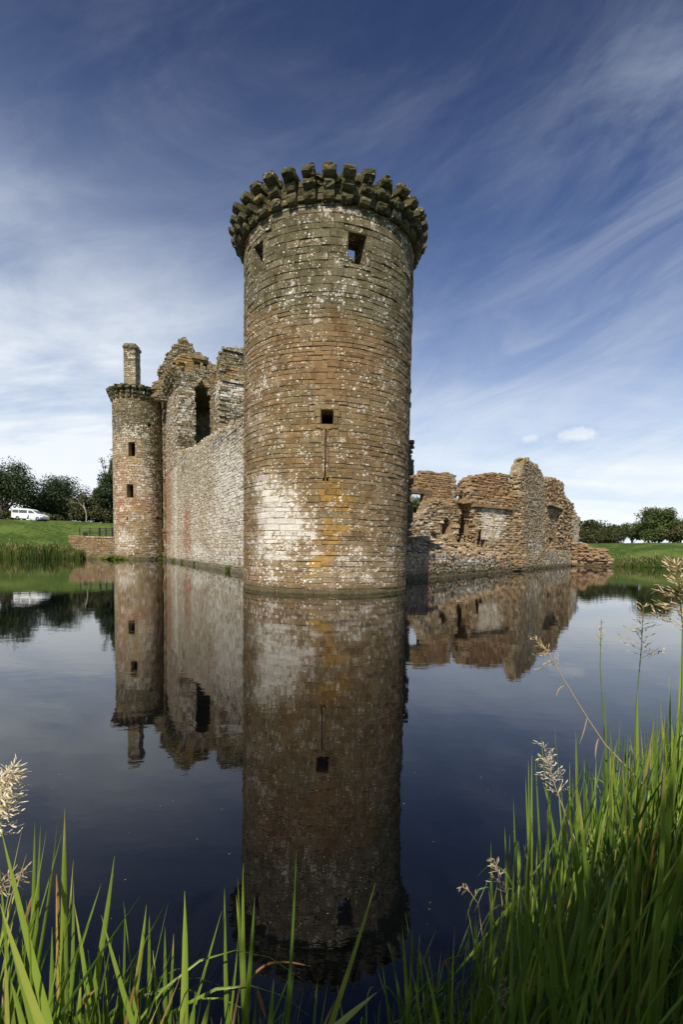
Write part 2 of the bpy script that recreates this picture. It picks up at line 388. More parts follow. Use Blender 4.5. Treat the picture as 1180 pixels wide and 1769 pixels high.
def stone_mat(name, pal, moss=(0.085, 0.072, 0.036), grey=(0.175, 0.150, 0.103), scale=1.0, wl=0.42, bump=0.5, speck=0.5, pale=(0.46, 0.37, 0.285), redc=(0.36, 0.175, 0.105)):
    m, t = new_mat(name)
    tint = t.n('ShaderNodeAttribute', {'attribute_name': 'tint'}); pat = t.n('ShaderNodeAttribute', {'attribute_name': 'pat'})
    ts = t.n('ShaderNodeSeparateColor', Color=tint.outputs['Color']); ps = t.n('ShaderNodeSeparateColor', Color=pat.outputs['Color'])
    r1, r2, r3 = ts.outputs; W, O, G = ps.outputs; A = pat.outputs['Alpha']
    tc = t.n('ShaderNodeTexCoord'); co = tc.outputs['Object']; geo = t.n('ShaderNodeNewGeometry'); pz = t.n('ShaderNodeSeparateXYZ', Vector=geo.outputs['Position']).outputs[2]
    big = t.noise(co, 0.55, 4, 0.6); mid = t.noise(co, 3.0 * scale, 5, 0.65); fine = t.noise(co, 22 * scale, 5, 0.7); fine2 = t.noise(co, 60 * scale, 3, 0.7)
    drift = t.m('ADD', t.m('MULTIPLY', r1, 0.55), t.m('MULTIPLY', t.smooth(big, .3, .7), 0.45))
    base = t.ramp(drift, pal)
    base = t.mix(t.smooth(mid, 0.35, 0.7), base, t.mix(0.5, base, (0.30, 0.215, 0.13), 'MIX'), 'MIX')
    base = t.mix(t.m('MULTIPLY', t.smooth(t.m('ADD', W, t.m('MULTIPLY', t.m('SUBTRACT', big, .5), .8)), .10, .60), .52), base, pale)
    # red sandstone streaks, alpha channel of the stain map
    base = t.mix(t.m('MULTIPLY', A, t.smooth(t.m('ADD', mid, t.m('MULTIPLY', r2, .3)), 0.30, 0.62)), base, redc)
    # weathered grey-green
    gm = t.smooth(t.m('ADD', t.m('ADD', t.m('MULTIPLY', G, 1.35), t.m('MULTIPLY', t.m('SUBTRACT', r2, .5), .35)), t.m('ADD', t.m('MULTIPLY', t.m('SUBTRACT', big, .5), 1.3), t.m('MULTIPLY', t.m('SUBTRACT', mid, .5), 1.0))), 0.25, 0.95)
    gcol = t.mix(t.smooth(t.noise(co, 1.7, 5, 0.7), 0.42, 0.66), grey, moss)
    gcol = t.mix(t.m('MULTIPLY', r3, 0.35), gcol, (0.22, 0.185, 0.135))
    base = t.mix(gm, base, gcol)
    base = t.mix(1.0, base, (0.96, 0.965, 0.85), 'MULTIPLY')
    # ochre lichen
    om = t.smooth(t.m('ADD', O, t.m('ADD', t.m('ADD', t.m('MULTIPLY', t.m('SUBTRACT', t.noise(co, 2.2, 7, 0.78), .5), 2.4), t.m('MULTIPLY', t.m('SUBTRACT', fine2, .5), .9)), t.m('MULTIPLY', t.m('SUBTRACT', r2, .5), .5))), 0.46, 0.80)
    base = t.mix(t.m('MULTIPLY', om, 0.80), base, t.mix(fine, (0.30, 0.17, 0.03), (0.42, 0.25, 0.07)))
    # white lichen: spots and crusts
    v1 = t.n('ShaderNodeTexVoronoi', {'feature': 'F1'}, Vector=t.n('ShaderNodeMix', {'data_type': 'VECTOR'}, i0=0.08, i4=co, i5=t.n('ShaderNodeTexNoise', Vector=co, Scale=6).outputs['Color']).outputs[1], Scale=5.2 * scale, Randomness=1.0)
    d1 = v1.outputs['Distance']; cr = t.n('ShaderNodeSeparateColor', Color=v1.outputs['Color']).outputs[0]
    dens = t.m('ADD', t.m('MULTIPLY', W, 1.0), t.m('MULTIPLY', t.m('SUBTRACT', t.noise(co, 1.1, 6, 0.75), .48), 2.6))
    rad1 = t.m('MULTIPLY', t.m('MULTIPLY', cr, cr), t.m('ADD', 0.10 * speck, t.m('MULTIPLY', t.m('MAXIMUM', dens, 0), 0.62)))
    spots = t.smooth(t.m('SUBTRACT', rad1, t.m('SUBTRACT', d1, t.m('MULTIPLY', t.m('SUBTRACT', fine, .5), .34))), 0.0, 0.07)
    crust = t.smooth(t.m('ADD', t.m('ADD', W, t.m('MULTIPLY', t.m('SUBTRACT', r3, .5), .72)), t.m('ADD', t.m('MULTIPLY', t.m('SUBTRACT', t.noise(co, 3.6, 7, 0.78), .5), 3.0), t.m('MULTIPLY', t.m('SUBTRACT', fine, .5), 1.9))), 0.67, 0.77)
    v2 = t.n('ShaderNodeTexVoronoi', {'feature': 'F1'}, Vector=t.n('ShaderNodeMapping', Vector=co, Scale=(1, 1, 1.5)), Scale=9.5 * scale, Randomness=1.0); c2 = t.n('ShaderNodeSeparateColor', Color=v2.outputs['Color']).outputs[1]
    rad2 = t.m('MULTIPLY', t.m('POWER', c2, 3.0), t.m('ADD', 0.30 * speck, t.m('MULTIPLY', t.m('MAXIMUM', dens, 0), 0.85)))
    spots2 = t.smooth(t.m('SUBTRACT', rad2, t.m('SUBTRACT', v2.outputs['Distance'], t.m('MULTIPLY', t.m('SUBTRACT', fine, .5), .4))), 0.0, 0.10)
    wm = t.m('MAXIMUM', t.m('MAXIMUM', spots, spots2), crust)
    base = t.mix(t.m('MULTIPLY', wm, 0.88), base, t.mix(fine2, (0.55, 0.51, 0.43), (0.84, 0.80, 0.72)))
    grime = t.smooth(t.noise(co, 1.35 * scale, 9, 0.78), 0.44, 0.60)
    base = t.mix(t.m('MULTIPLY', grime, t.m('SUBTRACT', 0.50, t.m('MULTIPLY', wm, 0.40))), base, t.mix(1.0, base, (0.42, 0.385, 0.29), 'MULTIPLY'))
    base = t.mix(t.m('MULTIPLY', t.m('GREATER_THAN', r3, 0.90), 0.5), base, t.mix(1.0, base, (0.55, 0.47, 0.42), 'MULTIPLY'))
    # grain
    k = t.m('ADD', 0.30, t.m('ADD', t.m('MULTIPLY', fine, 0.85), t.m('ADD', t.m('MULTIPLY', r2, 0.18), t.m('MULTIPLY', mid, 0.38))))
    kk = t.n('ShaderNodeCombineColor', Red=k, Green=k, Blue=k)
    base = t.mix(1.0, base, kk, 'MULTIPLY')
    # damp algae band above the water
    wz = t.m('ADD', pz, t.m('MULTIPLY', t.m('SUBTRACT', mid, .5), -0.5))
    wetm = t.m('SUBTRACT', 1.0, t.smooth(wz, wl * 0.35, wl * 1.5))
    base = t.mix(t.m('MULTIPLY', wetm, 0.8), base, t.mix(mid, (0.045, 0.045, 0.022), (0.11, 0.095, 0.05)))
    pit = t.n('ShaderNodeTexVoronoi', {'feature': 'F1'}, Vector=co, Scale=14.0 * scale).outputs['Distance']
    hgt = t.m('ADD', t.m('MULTIPLY', mid, 1.0), t.m('ADD', t.m('MULTIPLY', fine, 0.55), t.m('ADD', t.m('MULTIPLY', fine2, .15), t.m('MULTIPLY', pit, 0.25))))
    bp = t.n('ShaderNodeBump', Strength=bump * 1.3, Distance=0.06, Height=hgt)
    bs = t.n('ShaderNodeBsdfPrincipled', Base_Color=base, Roughness=0.93, Normal=bp)
    bs.inputs['Specular IOR Level'].default_value = 0.15
    t.n('ShaderNodeOutputMaterial', Surface=bs)
    return m


RED = [(0.0, (0.16, 0.100, 0.054)), (0.25, (0.215, 0.136, 0.073)), (0.5, (0.225, 0.158, 0.088)), (0.75, (0.205, 0.160, 0.092)), (1.0, (0.145, 0.114, 0.068))]
TAN = [(0.0, (0.22, 0.155, 0.09)), (0.3, (0.30, 0.23, 0.145)), (0.6, (0.35, 0.285, 0.19)), (0.85, (0.28, 0.205, 0.13)), (1.0, (0.21, 0.168, 0.11))]
RUB = [(0.0, (0.19, 0.138, 0.080)), (0.3, (0.28, 0.208, 0.126)), (0.6, (0.36, 0.29, 0.19)), (0.85, (0.44, 0.38, 0.28)), (1.0, (0.21, 0.165, 0.108))]
M_TOWER = stone_mat('tower_masonry', RED, speck=1.0, wl=0.27, redc=(0.27, 0.145, 0.082))
M_CURT = stone_mat('curtain_masonry', TAN, scale=0.8, wl=0.5, speck=1.2, bump=0.7, pale=(0.52, 0.44, 0.34))
M_GATE = stone_mat('gate_masonry', TAN, scale=0.55, wl=0.6, bump=0.7)
M_RUIN = stone_mat('ruin_masonry', RUB, scale=0.8, wl=0.45, bump=0.7)
M_CORB = stone_mat('corbel_stone', [(0, (0.08, 0.065, 0.038)), (0.5, (0.14, 0.115, 0.07)), (1, (0.13, 0.08, 0.05))], moss=(0.045, 0.048, 0.016), grey=(0.125, 0.118, 0.072), bump=.8)


def blobs(lst, default=(0.2, 0.0, 0.0, 0.0)):
    """stain map: soft ellipsoids fixed on the masonry; (centre, horizontal radius, vertical radius, (white, ochre, moss, red))"""
    def f(V):
        out = np.tile(np.array(default, float), (len(V), 1))
        for c, rh, rv, a in lst:
            d = np.sqrt(((V[:, 0] - c[0]) ** 2 + (V[:, 1] - c[1]) ** 2) / rh ** 2 + (V[:, 2] - c[2]) ** 2 / rv ** 2)
            k = np.clip(1.25 - d, 0, 1); k = k * k * (3 - 2 * k)
            out += k[:, None] * np.array(a)
        return np.clip(out, 0, 1)
    return f


def simple_mat(name, col, rough=0.5, metal=0.0, var=0.12, scale=8.0, spec=0.5, bump=0.0):
    m, t = new_mat(name)
    co = t.n('ShaderNodeTexCoord').outputs['Object']; n = t.noise(co, scale, 4, 0.6)
    c2 = tuple(min(1, c * (1 + var)) for c in col); c1 = tuple(c * (1 - var) for c in col)
    bs = t.n('ShaderNodeBsdfPrincipled', Base_Color=t.mix(n, c1, c2), Roughness=rough, Metallic=metal)
    bs.inputs['Specular IOR Level'].default_value = spec
    if bump: t.set(bs.inputs['Normal'], t.n('ShaderNodeBump', Strength=bump, Distance=0.02, Height=n))
    t.n('ShaderNodeOutputMaterial', Surface=bs)
    return m


def leaf_mat(name, ramp, trans=0.35, rough=0.5, spec=0.3):
    """colour picked per leaf from the tint attribute"""
    m, t = new_mat(name)
    tint = t.n('ShaderNodeAttribute', {'attribute_name': 'tint'}); r1, r2, r3 = t.n('ShaderNodeSeparateColor', Color=tint.outputs['Color']).outputs
    co = t.n('ShaderNodeTexCoord').outputs['Object']; n = t.noise(co, 3.0, 3)
    c = t.ramp(r1, ramp); k = t.m('ADD', 0.7, t.m('ADD', t.m('MULTIPLY', n, 0.35), t.m('MULTIPLY', r2, 0.3)))
    c = t.mix(1.0, c, t.n('ShaderNodeCombineColor', Red=k, Green=k, Blue=k), 'MULTIPLY')
    bs = t.n('ShaderNodeBsdfPrincipled', Base_Color=c, Roughness=rough); bs.inputs['Specular IOR Level'].default_value = spec
    tr = t.n('ShaderNodeBsdfTranslucent', Color=t.mix(1.0, c, (1.25, 1.3, 0.6), 'MULTIPLY'))
    ms = t.n('ShaderNodeMixShader', Fac=trans, i1=bs.outputs[0], i2=tr.outputs[0])
    t.n('ShaderNodeOutputMaterial', Surface=ms)
    return m


# ------------------------------------------------------------------ near round tower
TW = Cyl(-0.81, 24.01, 3.94)
def rect_of(mp, x0, y0, x1, y1):
    a = mp.sz(x0, (y0 + y1) / 2); b = mp.sz(x1, (y0 + y1) / 2); xm = (x0 + x1) / 2
    return (a[0], b[0], mp.sz(xm, y1)[1], mp.sz(xm, y0)[1])


def window_frame(mp, rect, parent, mat, pat, wd=0.17, depth=0.35, proud=0.035, sill=True, name='window', nu=2):
    h0, h1, k0, k1 = rect; kw = dict(prot=proud, skirt=depth, nu=nu, rnd=0.1, edge=0.012, lean=0.1)
    S0, S1, Z0, Z1 = [], [], [], []
    n = max(2, int((k1 - k0) / 0.45)); zz = np.linspace(k0, k1, n + 1)
    for i in range(n):
        e = wd * (1.0 + 0.5 * (i % 2))
        for a, b in ((h0 - e, h0), (h1, h1 + e)): S0.append(a); S1.append(b); Z0.append(zz[i]); Z1.append(zz[i + 1])
    mb = MB(); e = .012; fr_ = [(h0 + e, k0 + e), (h1 - e, k0 + e), (h1 - e, k1 - e), (h0 + e, k1 - e)]; fo = [(h0 - .02, k0 - .02), (h1 + .02, k0 - .02), (h1 + .02, k1 + .02), (h0 - .02, k1 + .02)]
    V = [mp.P(a, b, d) for d in (-.01, -depth) for r_ in (fr_, fo) for a, b in r_]
    mb.add(V, [[i, (i + 1) % 4, 4 + (i + 1) % 4, 4 + i] for i in range(4)] + [[8 + i, 12 + i, 12 + (i + 1) % 4, 8 + (i + 1) % 4] for i in range(4)] + [[i, 8 + i, 8 + (i + 1) % 4, (i + 1) % 4] for i in range(4)])
    o = mb.build(name, mat, parent, pat)
    def sub(nm, *q):
        mb = MB(); q = np.array(q); stones(mb, mp, q[:, 0], q[:, 1], q[:, 2], q[:, 3], **kw); q = mb.build(nm, mat, parent, pat); q.parent = o
    sub('jamb', *list(zip(S0, S1, Z0, Z1))[0::2]); sub('jamb', *list(zip(S0, S1, Z0, Z1))[1::2])
    sub('lintel', (h0 - wd * 1.2, h1 + wd * 1.2, k1, k1 + wd * 1.3))
    if sill: sub('sill', (h0 - wd, h1 + wd, k0 - wd, k0))
    return o


def build_round_tower():
    root = thing('round_tower', 'tall reddish round corner tower standing nearest in the moat, ringed by mossy stone corbels', 'tower', (-0.81, 24.01, 0))
    R = TW.R; C = 2 * math.pi * R
    wins = [rect_of(TW, 601.5, 403, 634, 457), rect_of(TW, 438.5, 421, 455, 473), rect_of(TW, 554, 707.5, 577, 733)]
    slit = rect_of(TW, 561.8, 742, 563.0, 826)
    foot = [rect_of(TW, 557.5, 826, 561.5, 831), rect_of(TW, 563.5, 826, 567.5, 831)]
    holes = wins + [slit] + foot
    rec = rect_of(TW, 569.5, 979, 606.5, 990)
    ZT = 15.50
    # blobs are placed from measured stain positions on the drum
    def B(x, y, rh, rv, a): s, z = TW.sz(x, y); return (TW.P(s, z, 0.0), rh, rv, a)
    pat = blobs([B(478, 880, 1.35, 1.4, (.80, 0, 0, 0)), B(455, 835, .9, .9, (.42, 0, 0, 0)), B(520, 918, 1.0, .5, (.6, 0, 0, 0)), B(465, 940, 1.6, .9, (.42, 0, 0, .1)), B(460, 985, 1.6, .7, (.32, 0, 0, .35)),
                 B(600, 985, 3.4, 1.2, (.20, 0, 0, 0)), B(560, 930, 4.5, 2.2, (.10, 0, 0, 0)),
                 B(573, 848, .7, .9, (0, .68, 0, 0)), B(592, 895, .75, 1.1, (0, .66, 0, 0)), B(567, 940, .85, 1.1, (0, .62, 0, .35)), B(550, 985, .7, .6, (0, .5, 0, 0)), B(600, 860, 1.3, 1.3, (0, .2, 0, 0)), B(548, 975, .5, .35, (0, .4, 0, 0)), B(680, 940, .7, 2.2, (0, .25, 0, 0)),
                 B(560, 440, 6.5, 2.9, (0.0, 0, 1.0, 0)), B(540, 520, 2.5, .7, (.16, 0, 0, 0)), B(690, 520, 1.8, 4.0, (0, 0, .65, 0)), B(600, 490, 2.6, 1.3, (.10, 0, 0, 0)), B(440, 560, .8, .8, (0, .35, 0, 0)),
                 B(560, 620, 3.5, 1.6, (0, 0, 0, .30)), B(470, 660, 1.0, .4, (.2, 0, 0, 0)), B(440, 700, 1.2, 2.0, (.18, 0, .1, 0)), B(600, 760, 2.0, .9, (.05, .12, 0, 0)), B(680, 720, 1., 2.2, (.1, .1, .2, 0)),
                 B(560, 365, 4.5, .5, (.1, .1, .2, .3))], (0.15, 0.03, 0.0, 0.03))
    mb = MB()
    ex = [h[i] for h in holes for i in (0, 1)]; ez = [h[i] for h in holes for i in (2, 3)]
    sl_ = lines(-C / 2, C / 2, 0.26, ex); zl = lines(-1.0, ZT, 0.5, ez)
    sc = (sl_[:-1] + sl_[1:]) / 2; zc = (zl[:-1] + zl[1:]) / 2; S, Z = np.meshgrid(sc, zc)
    mask = np.ones(S.shape, bool)
    for h in holes: mask &= ~((S > h[0]) & (S < h[1]) & (Z > h[2]) & (Z < h[3]))
    slab(mb, TW, sl_, zl, mask, 1.15, -0.015, wrap=True)
    wd = 0.17
    fr = [(h[0] - wd * 1.1, h[1] + wd * 1.1, h[2] - wd * .9, h[3] + wd * 1.2) for h in wins]
    zs_ = TW.sz(560, 505)[1]
    lay(mb, TW, -C / 2, C / 2, 0.0, zs_, course=(0.15, 0.29), length=(0.25, 1.0), holes=fr + [slit] + foot + [rec], prot=0.022, nu=3, edge=0.012, edge_depth=0.1, rnd=0.6, wob=0.014, lean=0.5)
    lay(mb, TW, -C / 2, C / 2, zs_, ZT, course=(0.22, 0.38), length=(0.35, 0.85), holes=fr + [slit] + foot + [rec], prot=0.032, nu=3, edge=0.014, edge_depth=0.5, rnd=0.5, wob=0.012, lean=0.45)
    # bottom plinth course just over the water
    lay(mb, Cyl(-0.81, 24.01, R + 0.02), -C / 2 * 1.005, C / 2 * 1.005, -0.5, 0.10, course=(0.3, 0.34), length=(0.5, 0.9), prot=0.03, nu=2, edge_depth=0.1)
    # set-in dark stone near the water
    stones(mb, TW, np.linspace(rec[0], rec[1], 4)[:-1], np.linspace(rec[0], rec[1], 4)[1:], [rec[2]] * 3, [rec[3]] * 3, prot=-0.03, skirt=0.06, nu=2)
    # head of the wall between the corbels
    HD = Cyl(-0.81, 24.01, R + 0.10); mbh = MB()
    CH_ = C * (R + .10) / R
    lay(mbh, HD, -CH_ / 2, CH_ / 2, ZT, 16.28, course=(0.22, 0.3), length=(0.3, 0.7), prot=0.05, edge_depth=1.1)
    rs = np.random.RandomState(5)
    th = rs.uniform(-math.pi, math.pi, 260); rr = rs.uniform(2.9, 4.1, 260)
    zz = 16.1 + 0.2 * np.sin(th * 3) + rs.uniform(0, .25, 260)
    rubble(mbh, np.stack([-0.81 + rr * np.sin(th), 24.01 - rr * np.cos(th), zz], 1), (0.3, 0.7), 0.5, 6)
    # surviving back parapet, reddish
    bk = np.array([[t_, z_] for t_ in np.arange(1.9, 4.35, 0.12) for z_ in np.arange(16.2, 17.15 + 0.35 * math.sin(t_ * 5), 0.2)])
    rubble(mbh, np.stack([-0.81 + 3.45 * np.sin(bk[:, 0]), 24.01 - 3.45 * np.cos(bk[:, 0]), bk[:, 1]], 1), (0.4, 0.62), 0.55, 8)
    mb.build('wall', M_TOWER, root, pat)
    mbh.build('wall_head', M_CORB, root, blobs([], (0.0, 0.2, 0.75, 0.15)))
    for w in wins: window_frame(TW, w, root, M_TOWER, pat, wd)
    sf = MB(); stones(sf, TW, [slit[0] - .13, slit[1], slit[0] - .2, slit[0] - .13, slit[1], slit[0] - .13, slit[1]], [slit[0], slit[1] + .13, slit[1] + .2, slit[0], slit[1] + .13, slit[0], slit[1] + .13],
                      [slit[2], slit[2], slit[3], slit[2] + .75, slit[2] + .62, slit[2] + 1.3, slit[2] + 1.25], [slit[2] + .75, slit[2] + .62, slit[3] + .12, slit[2] + 1.3, slit[2] + 1.25, slit[3], slit[3]], prot=0.05, skirt=.25, nu=2, rnd=.1)
    sf.build('arrow_slit', M_TOWER, root, pat)
    fl = MB(); an = np.arange(24) * 2 * math.pi / 24
    V = np.concatenate([[[-0.81, 24.01, 9.2]], np.stack([-0.81 + 2.85 * np.sin(an), 24.01 + 2.85 * np.cos(an), np.full(24, 9.2)], 1)])
    fl.add(V, [[0, i + 1, (i + 1) % 24 + 1] for i in range(24)]); fl.build('floor_vault', M_TOWER, root, blobs([]))
    corbels(root, (-0.81, 24.01), R, 15.42, 35, tiers=3, h=0.35, proj=(0.32, 0.52, 0.74), wid=0.47, phase=0.02, pat=blobs([], (0.12, 0.22, 0.75, 0.25)), gap_top=True)
    return root


def corbel_mesh(mb, P, tiers, h, proj, wid, rs, depth=0.35):
    """P(a, r, z): a across, r outwards, z up"""
    for k in range(tiers):
        pr = proj[k] * rs.uniform(.86, 1.08); w = wid * rs.uniform(.82, 1.08) * (1 + .05 * k); z0 = k * h + h * rs.uniform(0, .06); z1 = z0 + h * rs.uniform(0.78, 0.92)
        # rounded-bottom block section
        prof = [(-depth, z0), (pr * 0.45, z0), (pr * 0.78, z0 + h * .13), (pr * .96, z0 + h * .38), (pr, z0 + h * .62), (pr * .97, z1), (pr * .5, z1 + .015), (-depth, z1)]
        n = len(prof); As = np.array([-.5, -.42, 0, .42, .5]) * w; V = []
        for ia, a in enumerate(As):
            e = 0.94 if ia in (0, 4) else 1.0
            for (r_, z_) in prof:
                V.append(P(a + rs.uniform(-.022, .022), r_ * (e if r_ > 0 else 1) + rs.uniform(-.03, .03), z_ + rs.uniform(-.022, .022) + (0.02 * (1 if ia in (0, 4) else 0) * (1 if z_ < z0 + h * .3 else -1))))
        m = len(As); Fq = [[i * n + j, i * n + (j + 1) % n, (i + 1) * n + (j + 1) % n, (i + 1) * n + j] for i in range(m - 1) for j in range(n)]
        t_ = rs.uniform(0, 1, 3)
        mb.add(np.array(V), Fq, t_); b = mb.n - m * n
        mb.f.append(np.array([[b + j for j in range(n)][::-1]])); mb.f.append(np.array([[b + (m - 1) * n + j for j in range(n)]]))


def corbels(root, c, R, z, count, tiers, h, proj, wid, phase, pat, gap_top=False, arc=None, mat=None):
    rs = np.random.RandomState(3)
    for i in range(count):
        th = i * 2 * math.pi / count + phase
        tw = (th + math.pi) % (2 * math.pi) - math.pi
        if arc and not (arc[0] < tw < arc[1]): continue
        o = np.array([math.sin(th), -math.cos(th)]); t = np.array([math.cos(th), math.sin(th)])
        mb = MB(); top = rs.uniform(-.03, .05); tl = tiers
        jt = rs.uniform(-.03, .03)
        def P(a, r, zz): q = np.array(c) + o * (R + r) + t * (a + jt); return [q[0], q[1], z + zz * (1 + top)]
        corbel_mesh(mb, P, tl, h, proj, wid, rs)
        # mossy clod on top
        k = 3; rubble(mb, np.array([P(rs.uniform(-.1, .1), proj[-1] * rs.uniform(.2, .8), tl * h + rs.uniform(-.04, .03)) for _ in range(k)]), (wid * .45, wid * .85), .4, i)
        mb.build('corbel', mat or M_CORB, root, pat)


build_round_tower()

# ------------------------------------------------------------------ left side: curtain wall, gatehouse, gate tower
PL = Plane((-7.299, 36.02), (-0.4587, 0.8886), side=1)
PL.n = np.array([-0.8886, -0.4587])
NIN = -PL.n


def build_curtain():
    root = thing('curtain_wall', 'long straight curtain wall crusted with white lichen between the near tower and the gatehouse', 'wall', (-16, 52, 0))
    top = PL.poly([(424, 727), (412, 733), (400, 738), (388, 740), (378, 745), (365, 752), (352, 762), (340, 772), (320, 779), (306, 781)])
    poly = np.concatenate([[[-4.0, -0.5]], [[-4.0, top[0][1] + .3]], top, [[44.5, top[-1][1]], [44.5, -0.5]]])
    wv = lambda s: 0.18 * np.sin(s * 2.3) + 0.15 * np.sin(s * 5.1 + 1) + 0.1 * np.sin(s * 9.7)
    ins = lambda S, Z: inpoly(poly, S, Z + wv(np.asarray(S)))
    slit = rect_of(PL, 350.5, 808, 352.6, 853)
    def B(x, y, rh, rv, a): s, z = PL.sz(x, y); return (PL.P(s, z, 0.0), rh, rv, a)
    pat = blobs([B(400, 840, 6, 3.2, (.30, 0, .1, 0)), B(385, 800, 5, 2.2, (.26, 0, .25, 0)), B(330, 900, 8, 3.5, (.12, 0, 0, .12)), B(324, 915, 3.2, 4.4, (-.2, 0, 0, 1.0)), B(290, 870, 4.2, 9.5, (-.2, 0, 0, 1.0)), B(304, 890, 1.6, 12, (.34, 0, 0, -1.)), B(390, 900, 7, 4, (.15, 0, 0, 0)), B(292, 740, 3, 3, (.1, 0, .4, -.4)),
                 B(400, 965, 6, 1.0, (.1, .22, .2, 0)), B(340, 955, 4, 1.2, (.25, .3, 0, 0)), B(350, 960, 16, .8, (.15, .05, .2, 0)), B(400, 745, 12, 1.2, (0, .1, .5, .3)), B(415, 880, 1.4, 4, (.18, 0, .3, 0)), B(318, 800, 2.5, 2, (0, .1, .5, 0)), B(370, 900, 4, 2, (.15, 0, 0, .2))], (0.46, 0.06, 0.10, 0.02))
    mb = MB()
    sl_ = lines(-4, 44.5, 0.5, slit[:2]); zl = lines(-0.5, 15.2, 0.28, slit[2:])
    S, Z = np.meshgrid((sl_[:-1] + sl_[1:]) / 2, (zl[:-1] + zl[1:]) / 2)
    mask = ins(S, Z + .2) & ~((S > slit[0]) & (S < slit[1]) & (Z > slit[2]) & (Z < slit[3]))
    slab(mb, PL, sl_, zl, mask, 1.6)
    lay(mb, PL, -4, 44.5, -0.1, 15.4, ins, course=(0.17, 0.33), length=(0.28, 0.8), holes=[slit], prot=0.045, nu=2, edge=0.03, rnd=0.6, jit=0.015, wob=0.03, edge_depth=0.9, lean=0.5)
    caprock(mb, PL, ins, -3, 30.3, 8, 15.4, 1.6, 0.35, (0.3, 0.6), 4, rotz=2.0, sides=False)
    # battered footing at the water
    ft = PL.off(0.10); lay(mb, ft, -3.5, 44, -0.4, 0.16, course=(0.27, 0.3), length=(0.5, 1.2), prot=0.05, nu=2, edge_depth=0.15)
    # slots and putlog holes
    mb.build('wall', M_CURT, root, pat)
    sf = MB(); stones(sf, PL, [slit[0] - .35, slit[1], slit[0] - .5, slit[0] - .35, slit[1]], [slit[0], slit[1] + .35, slit[1] + .5, slit[0], slit[1] + .35],
                      [slit[2], slit[2], slit[3], slit[2] + 1.4, slit[2] + 1.2], [slit[2] + 1.4, slit[2] + 1.2, slit[3] + .25, slit[3], slit[3]], prot=0.05, skirt=.25, nu=2, rnd=.1)
    sf.build('arrow_slit', M_CURT, root, blobs([], (.35, 0, .25, 0)))
    return root


build_curtain()


def wall_on(mb, pl, poly, thick, course=(0.22, 0.36), length=(0.3, 0.8), holes=(), prot=0.07, step=0.3, cap=True, seed=0, rotz=None, wav=0.1, capsize=(0.3, 0.6), lo=None, jit=0.02, edge_depth=0.6, sides=True, arch=None, nu=2, zs=.1, sclip=None):
    poly = np.array(poly, float)
    ph = seed * 1.7
    wv = lambda s: wav * (np.sin(s * 2.9 + ph) + .8 * np.sin(s * 6.1 + ph))
    def ins(S, Z):
        r = inpoly(poly, S + 0.5 * wv(Z * 1.7), Z + wv(np.asarray(S)))
        if arch: r = r & ~arch(np.asarray(S), np.asarray(Z))
        return r
    a, b = poly[:, 0].min() - .2, poly[:, 0].max() + .2; z0, z1 = poly[:, 1].min(), poly[:, 1].max() + .2
    sl_ = lines(a, b, step, [h[i] for h in holes for i in (0, 1)]); zl = lines(z0, z1, step * .8, [h[i] for h in holes for i in (2, 3)])
    S, Z = np.meshgrid((sl_[:-1] + sl_[1:]) / 2, (zl[:-1] + zl[1:]) / 2); mask = ins(S, Z)
    for h in holes: mask &= ~((S > h[0]) & (S < h[1]) & (Z > h[2]) & (Z < h[3]))
    slab(mb, pl, sl_, zl, mask, thick)
    lay(mb, pl, a, b, z0, z1, ins, course=course, length=length, holes=holes, prot=prot, nu=nu, edge=0.035, rnd=0.6, jit=jit, edge_depth=min(edge_depth, thick * .9), lean=0.6, sclip=sclip)
    if cap: caprock(mb, pl, ins, a, b, z0 + (0 if lo is None else lo), z1, thick, 0.3, capsize, seed + 20, rotz=rotz, sides=sides, zs=zs)
    return ins


GC = None
def gate_centre():
    """centre and radius of the far gate tower from its two edges and its axis"""
    best = None
    Yc = 74.6
    dl = ray(196, 850); dr = ray(281, 850)
    al, ar = math.atan2(dl[0], dl[1]), math.atan2(dr[0], dr[1]); mid = (al + ar) / 2; g = (ar - al) / 2
    L = Yc / math.cos(mid)
    return (L * math.sin(mid), Yc), L * math.sin(g)


(GX, GY), GR = gate_centre()
GT = Cyl(GX, GY, GR)


